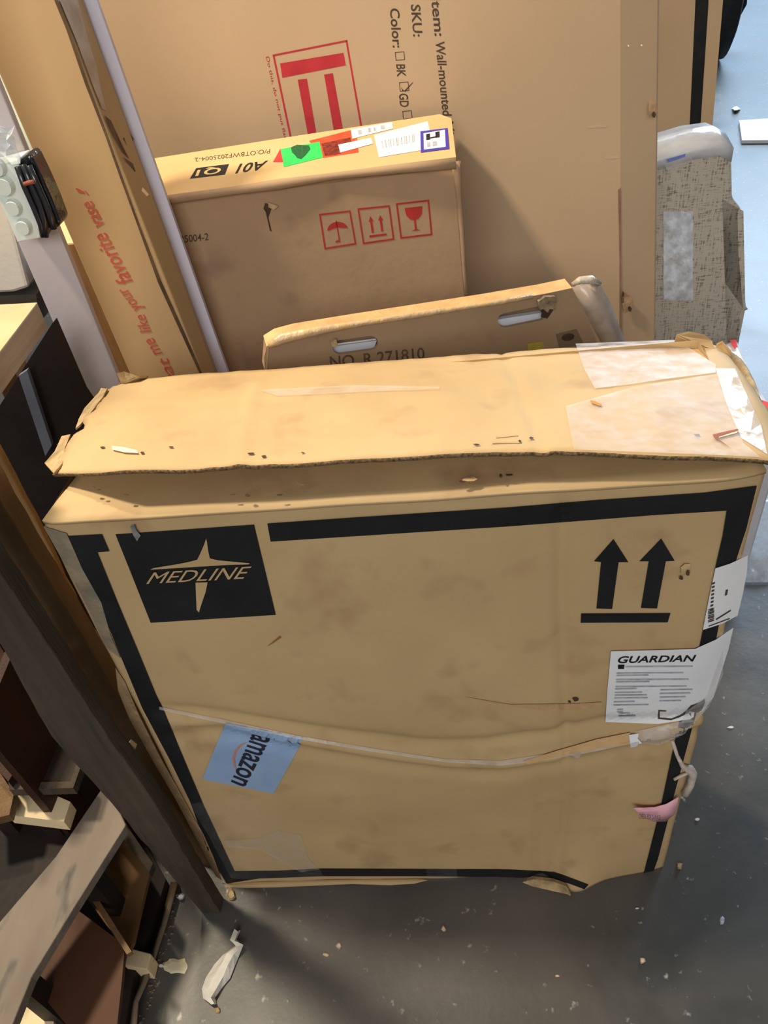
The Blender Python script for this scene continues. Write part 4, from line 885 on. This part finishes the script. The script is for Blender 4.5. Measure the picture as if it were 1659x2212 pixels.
# ================================================================== litter on the floor
FO = mat('white_torn_foam', (220, 216, 206), (236, 232, 224), 40, bump=1, bscale=40)
V = []; Fc = []
sp = [((512, 2012), 2), ((505, 2030), 5), ((518, 2042), 7), ((497, 2064), 16), ((486, 2088), 19), ((472, 2112), 22), ((458, 2138), 18), ((452, 2158), 10), ((462, 2168), 5)]
for (x, y), r_ in sp:
    a = random.uniform(-2, 2)
    for kx, zz in ((-1, .003), (-.4, .013), (.35, .016), (1, .003)):
        V.append(hz(x+r_*kx+random.uniform(-3, 3), y+random.uniform(-4, 4), zz))
for i in range(len(sp)-1):
    for j in range(3): Fc.append((i*4+j, i*4+4+j, i*4+5+j, i*4+1+j))
mesh('torn_foam_strip', V, Fc, FO, None, solid=.003, label='torn white foam strip on the floor in front of the carton', cat='litter')
def chip(x, y, sx, sy, m, label, h=.006, cat='litter', nm='chip', group=None):
    k = 7 if sx < 20 else 19; lo, hi = [], []
    for i in range(k):
        a = 2*math.pi*i/k+.3; r_ = random.uniform(.7, 1.1)
        lo.append(hz(x+sx*r_*math.cos(a), y+sy*r_*math.sin(a), .0005)); hi.append(hz(x+sx*.6*r_*math.cos(a), y+sy*.6*r_*math.sin(a), h))
    return mesh(nm, lo+hi, [tuple(range(k)), tuple(range(2*k-1, k-1, -1))]+[(i, (i+1) % k, (i+1) % k+k, i+k) for i in range(k)], m, label=label, cat=cat, group=group)
WC = mat('cream_chip', (214, 190, 160), (224, 204, 178), 30); WW = mat('white_chip', (220, 222, 224), None)
chip(958, 2006, 6, 8, WC, 'cream wood chip on dark floor below middle of the carton')
chip(732, 2042, 7, 7, WC, 'cream wood chip on the floor right of the torn foam strip')
chip(704, 2062, 7, 5, WC, 'dull flat chip just left of the cream chip beside the foam strip', .003)
chip(1388, 2075, 7, 8, WC, 'tan chip on the dark floor below the carton right corner')
chip(1204, 2108, 6, 4, WC, 'small tan chip on the lit floor between two chips, bottom right', .003)
chip(1579, 1571, 9, 3, WW, 'bright white sliver on the floor right of the product label', .003)
chip(1506, 1770, 6, 4, WW, 'bright white crumb on the floor right of the pink tag', .004)
chip(1468, 1870, 8, 8, TORN, 'brown crumpled scrap on the floor beside the carton lower right corner', .01)
chip(1590, 235, 11, 6, WW, 'small white scrap on the far floor beyond the woven parcel', .02)
chip(500, 1932, 10, 16, TORN, 'pale torn wedge under the carton lower left corner', .012)
chip(391, 1937, 11, 9, WW, 'small whitish lump at the crate foot', .012)
chip(380, 2088, 34, 20, mat('lit_floor_patch', (206, 196, 160), (226, 218, 186), 30), 'lit patch of floor painted beige with a grey dimple by the crate', .002)  # light on the floor, painted as a flat beige shape
chip(348, 2085, 7, 5, WW, 'white crumb at left end of the beige lit patch', .008)
chip(470, 2182, 8, 9, TORN, 'dim brown crumb below the torn foam strip', .005)
chip(1376, 1962, 5, 3, WW, 'tiny white fleck on the floor below the lower right corner', .003)
chip(1560, 1988, 7, 10, GREYP, 'grey fleck on the floor at right below the carton', .002)
for i in range(60):
    t = random.random(); x = 372-80*t+random.uniform(8, 26); y = 1930+270*t+random.uniform(-8, 8)
    if i == 0: gV, gF = [], []
    P = hz(x, y, 0); r_ = random.uniform(.001, .004); b0 = len(gV)
    for dx, dy, dz in ((1, 0, 0), (-.5, .9, 0), (-.5, -.9, 0), (0, 0, 1)): gV.append(P+np.array([dx, dy, dz])*r_)
    gF += [(b0, b0+1, b0+2), (b0, b0+1, b0+3), (b0+1, b0+2, b0+3), (b0+2, b0, b0+3)]
mesh('crumbs', gV, gF, mat('brown_crumbs', (150, 126, 98), (110, 90, 70), 80), None, kind='stuff', label='scattered brown crumbs along the curled cardboard strip', cat='crumbs')
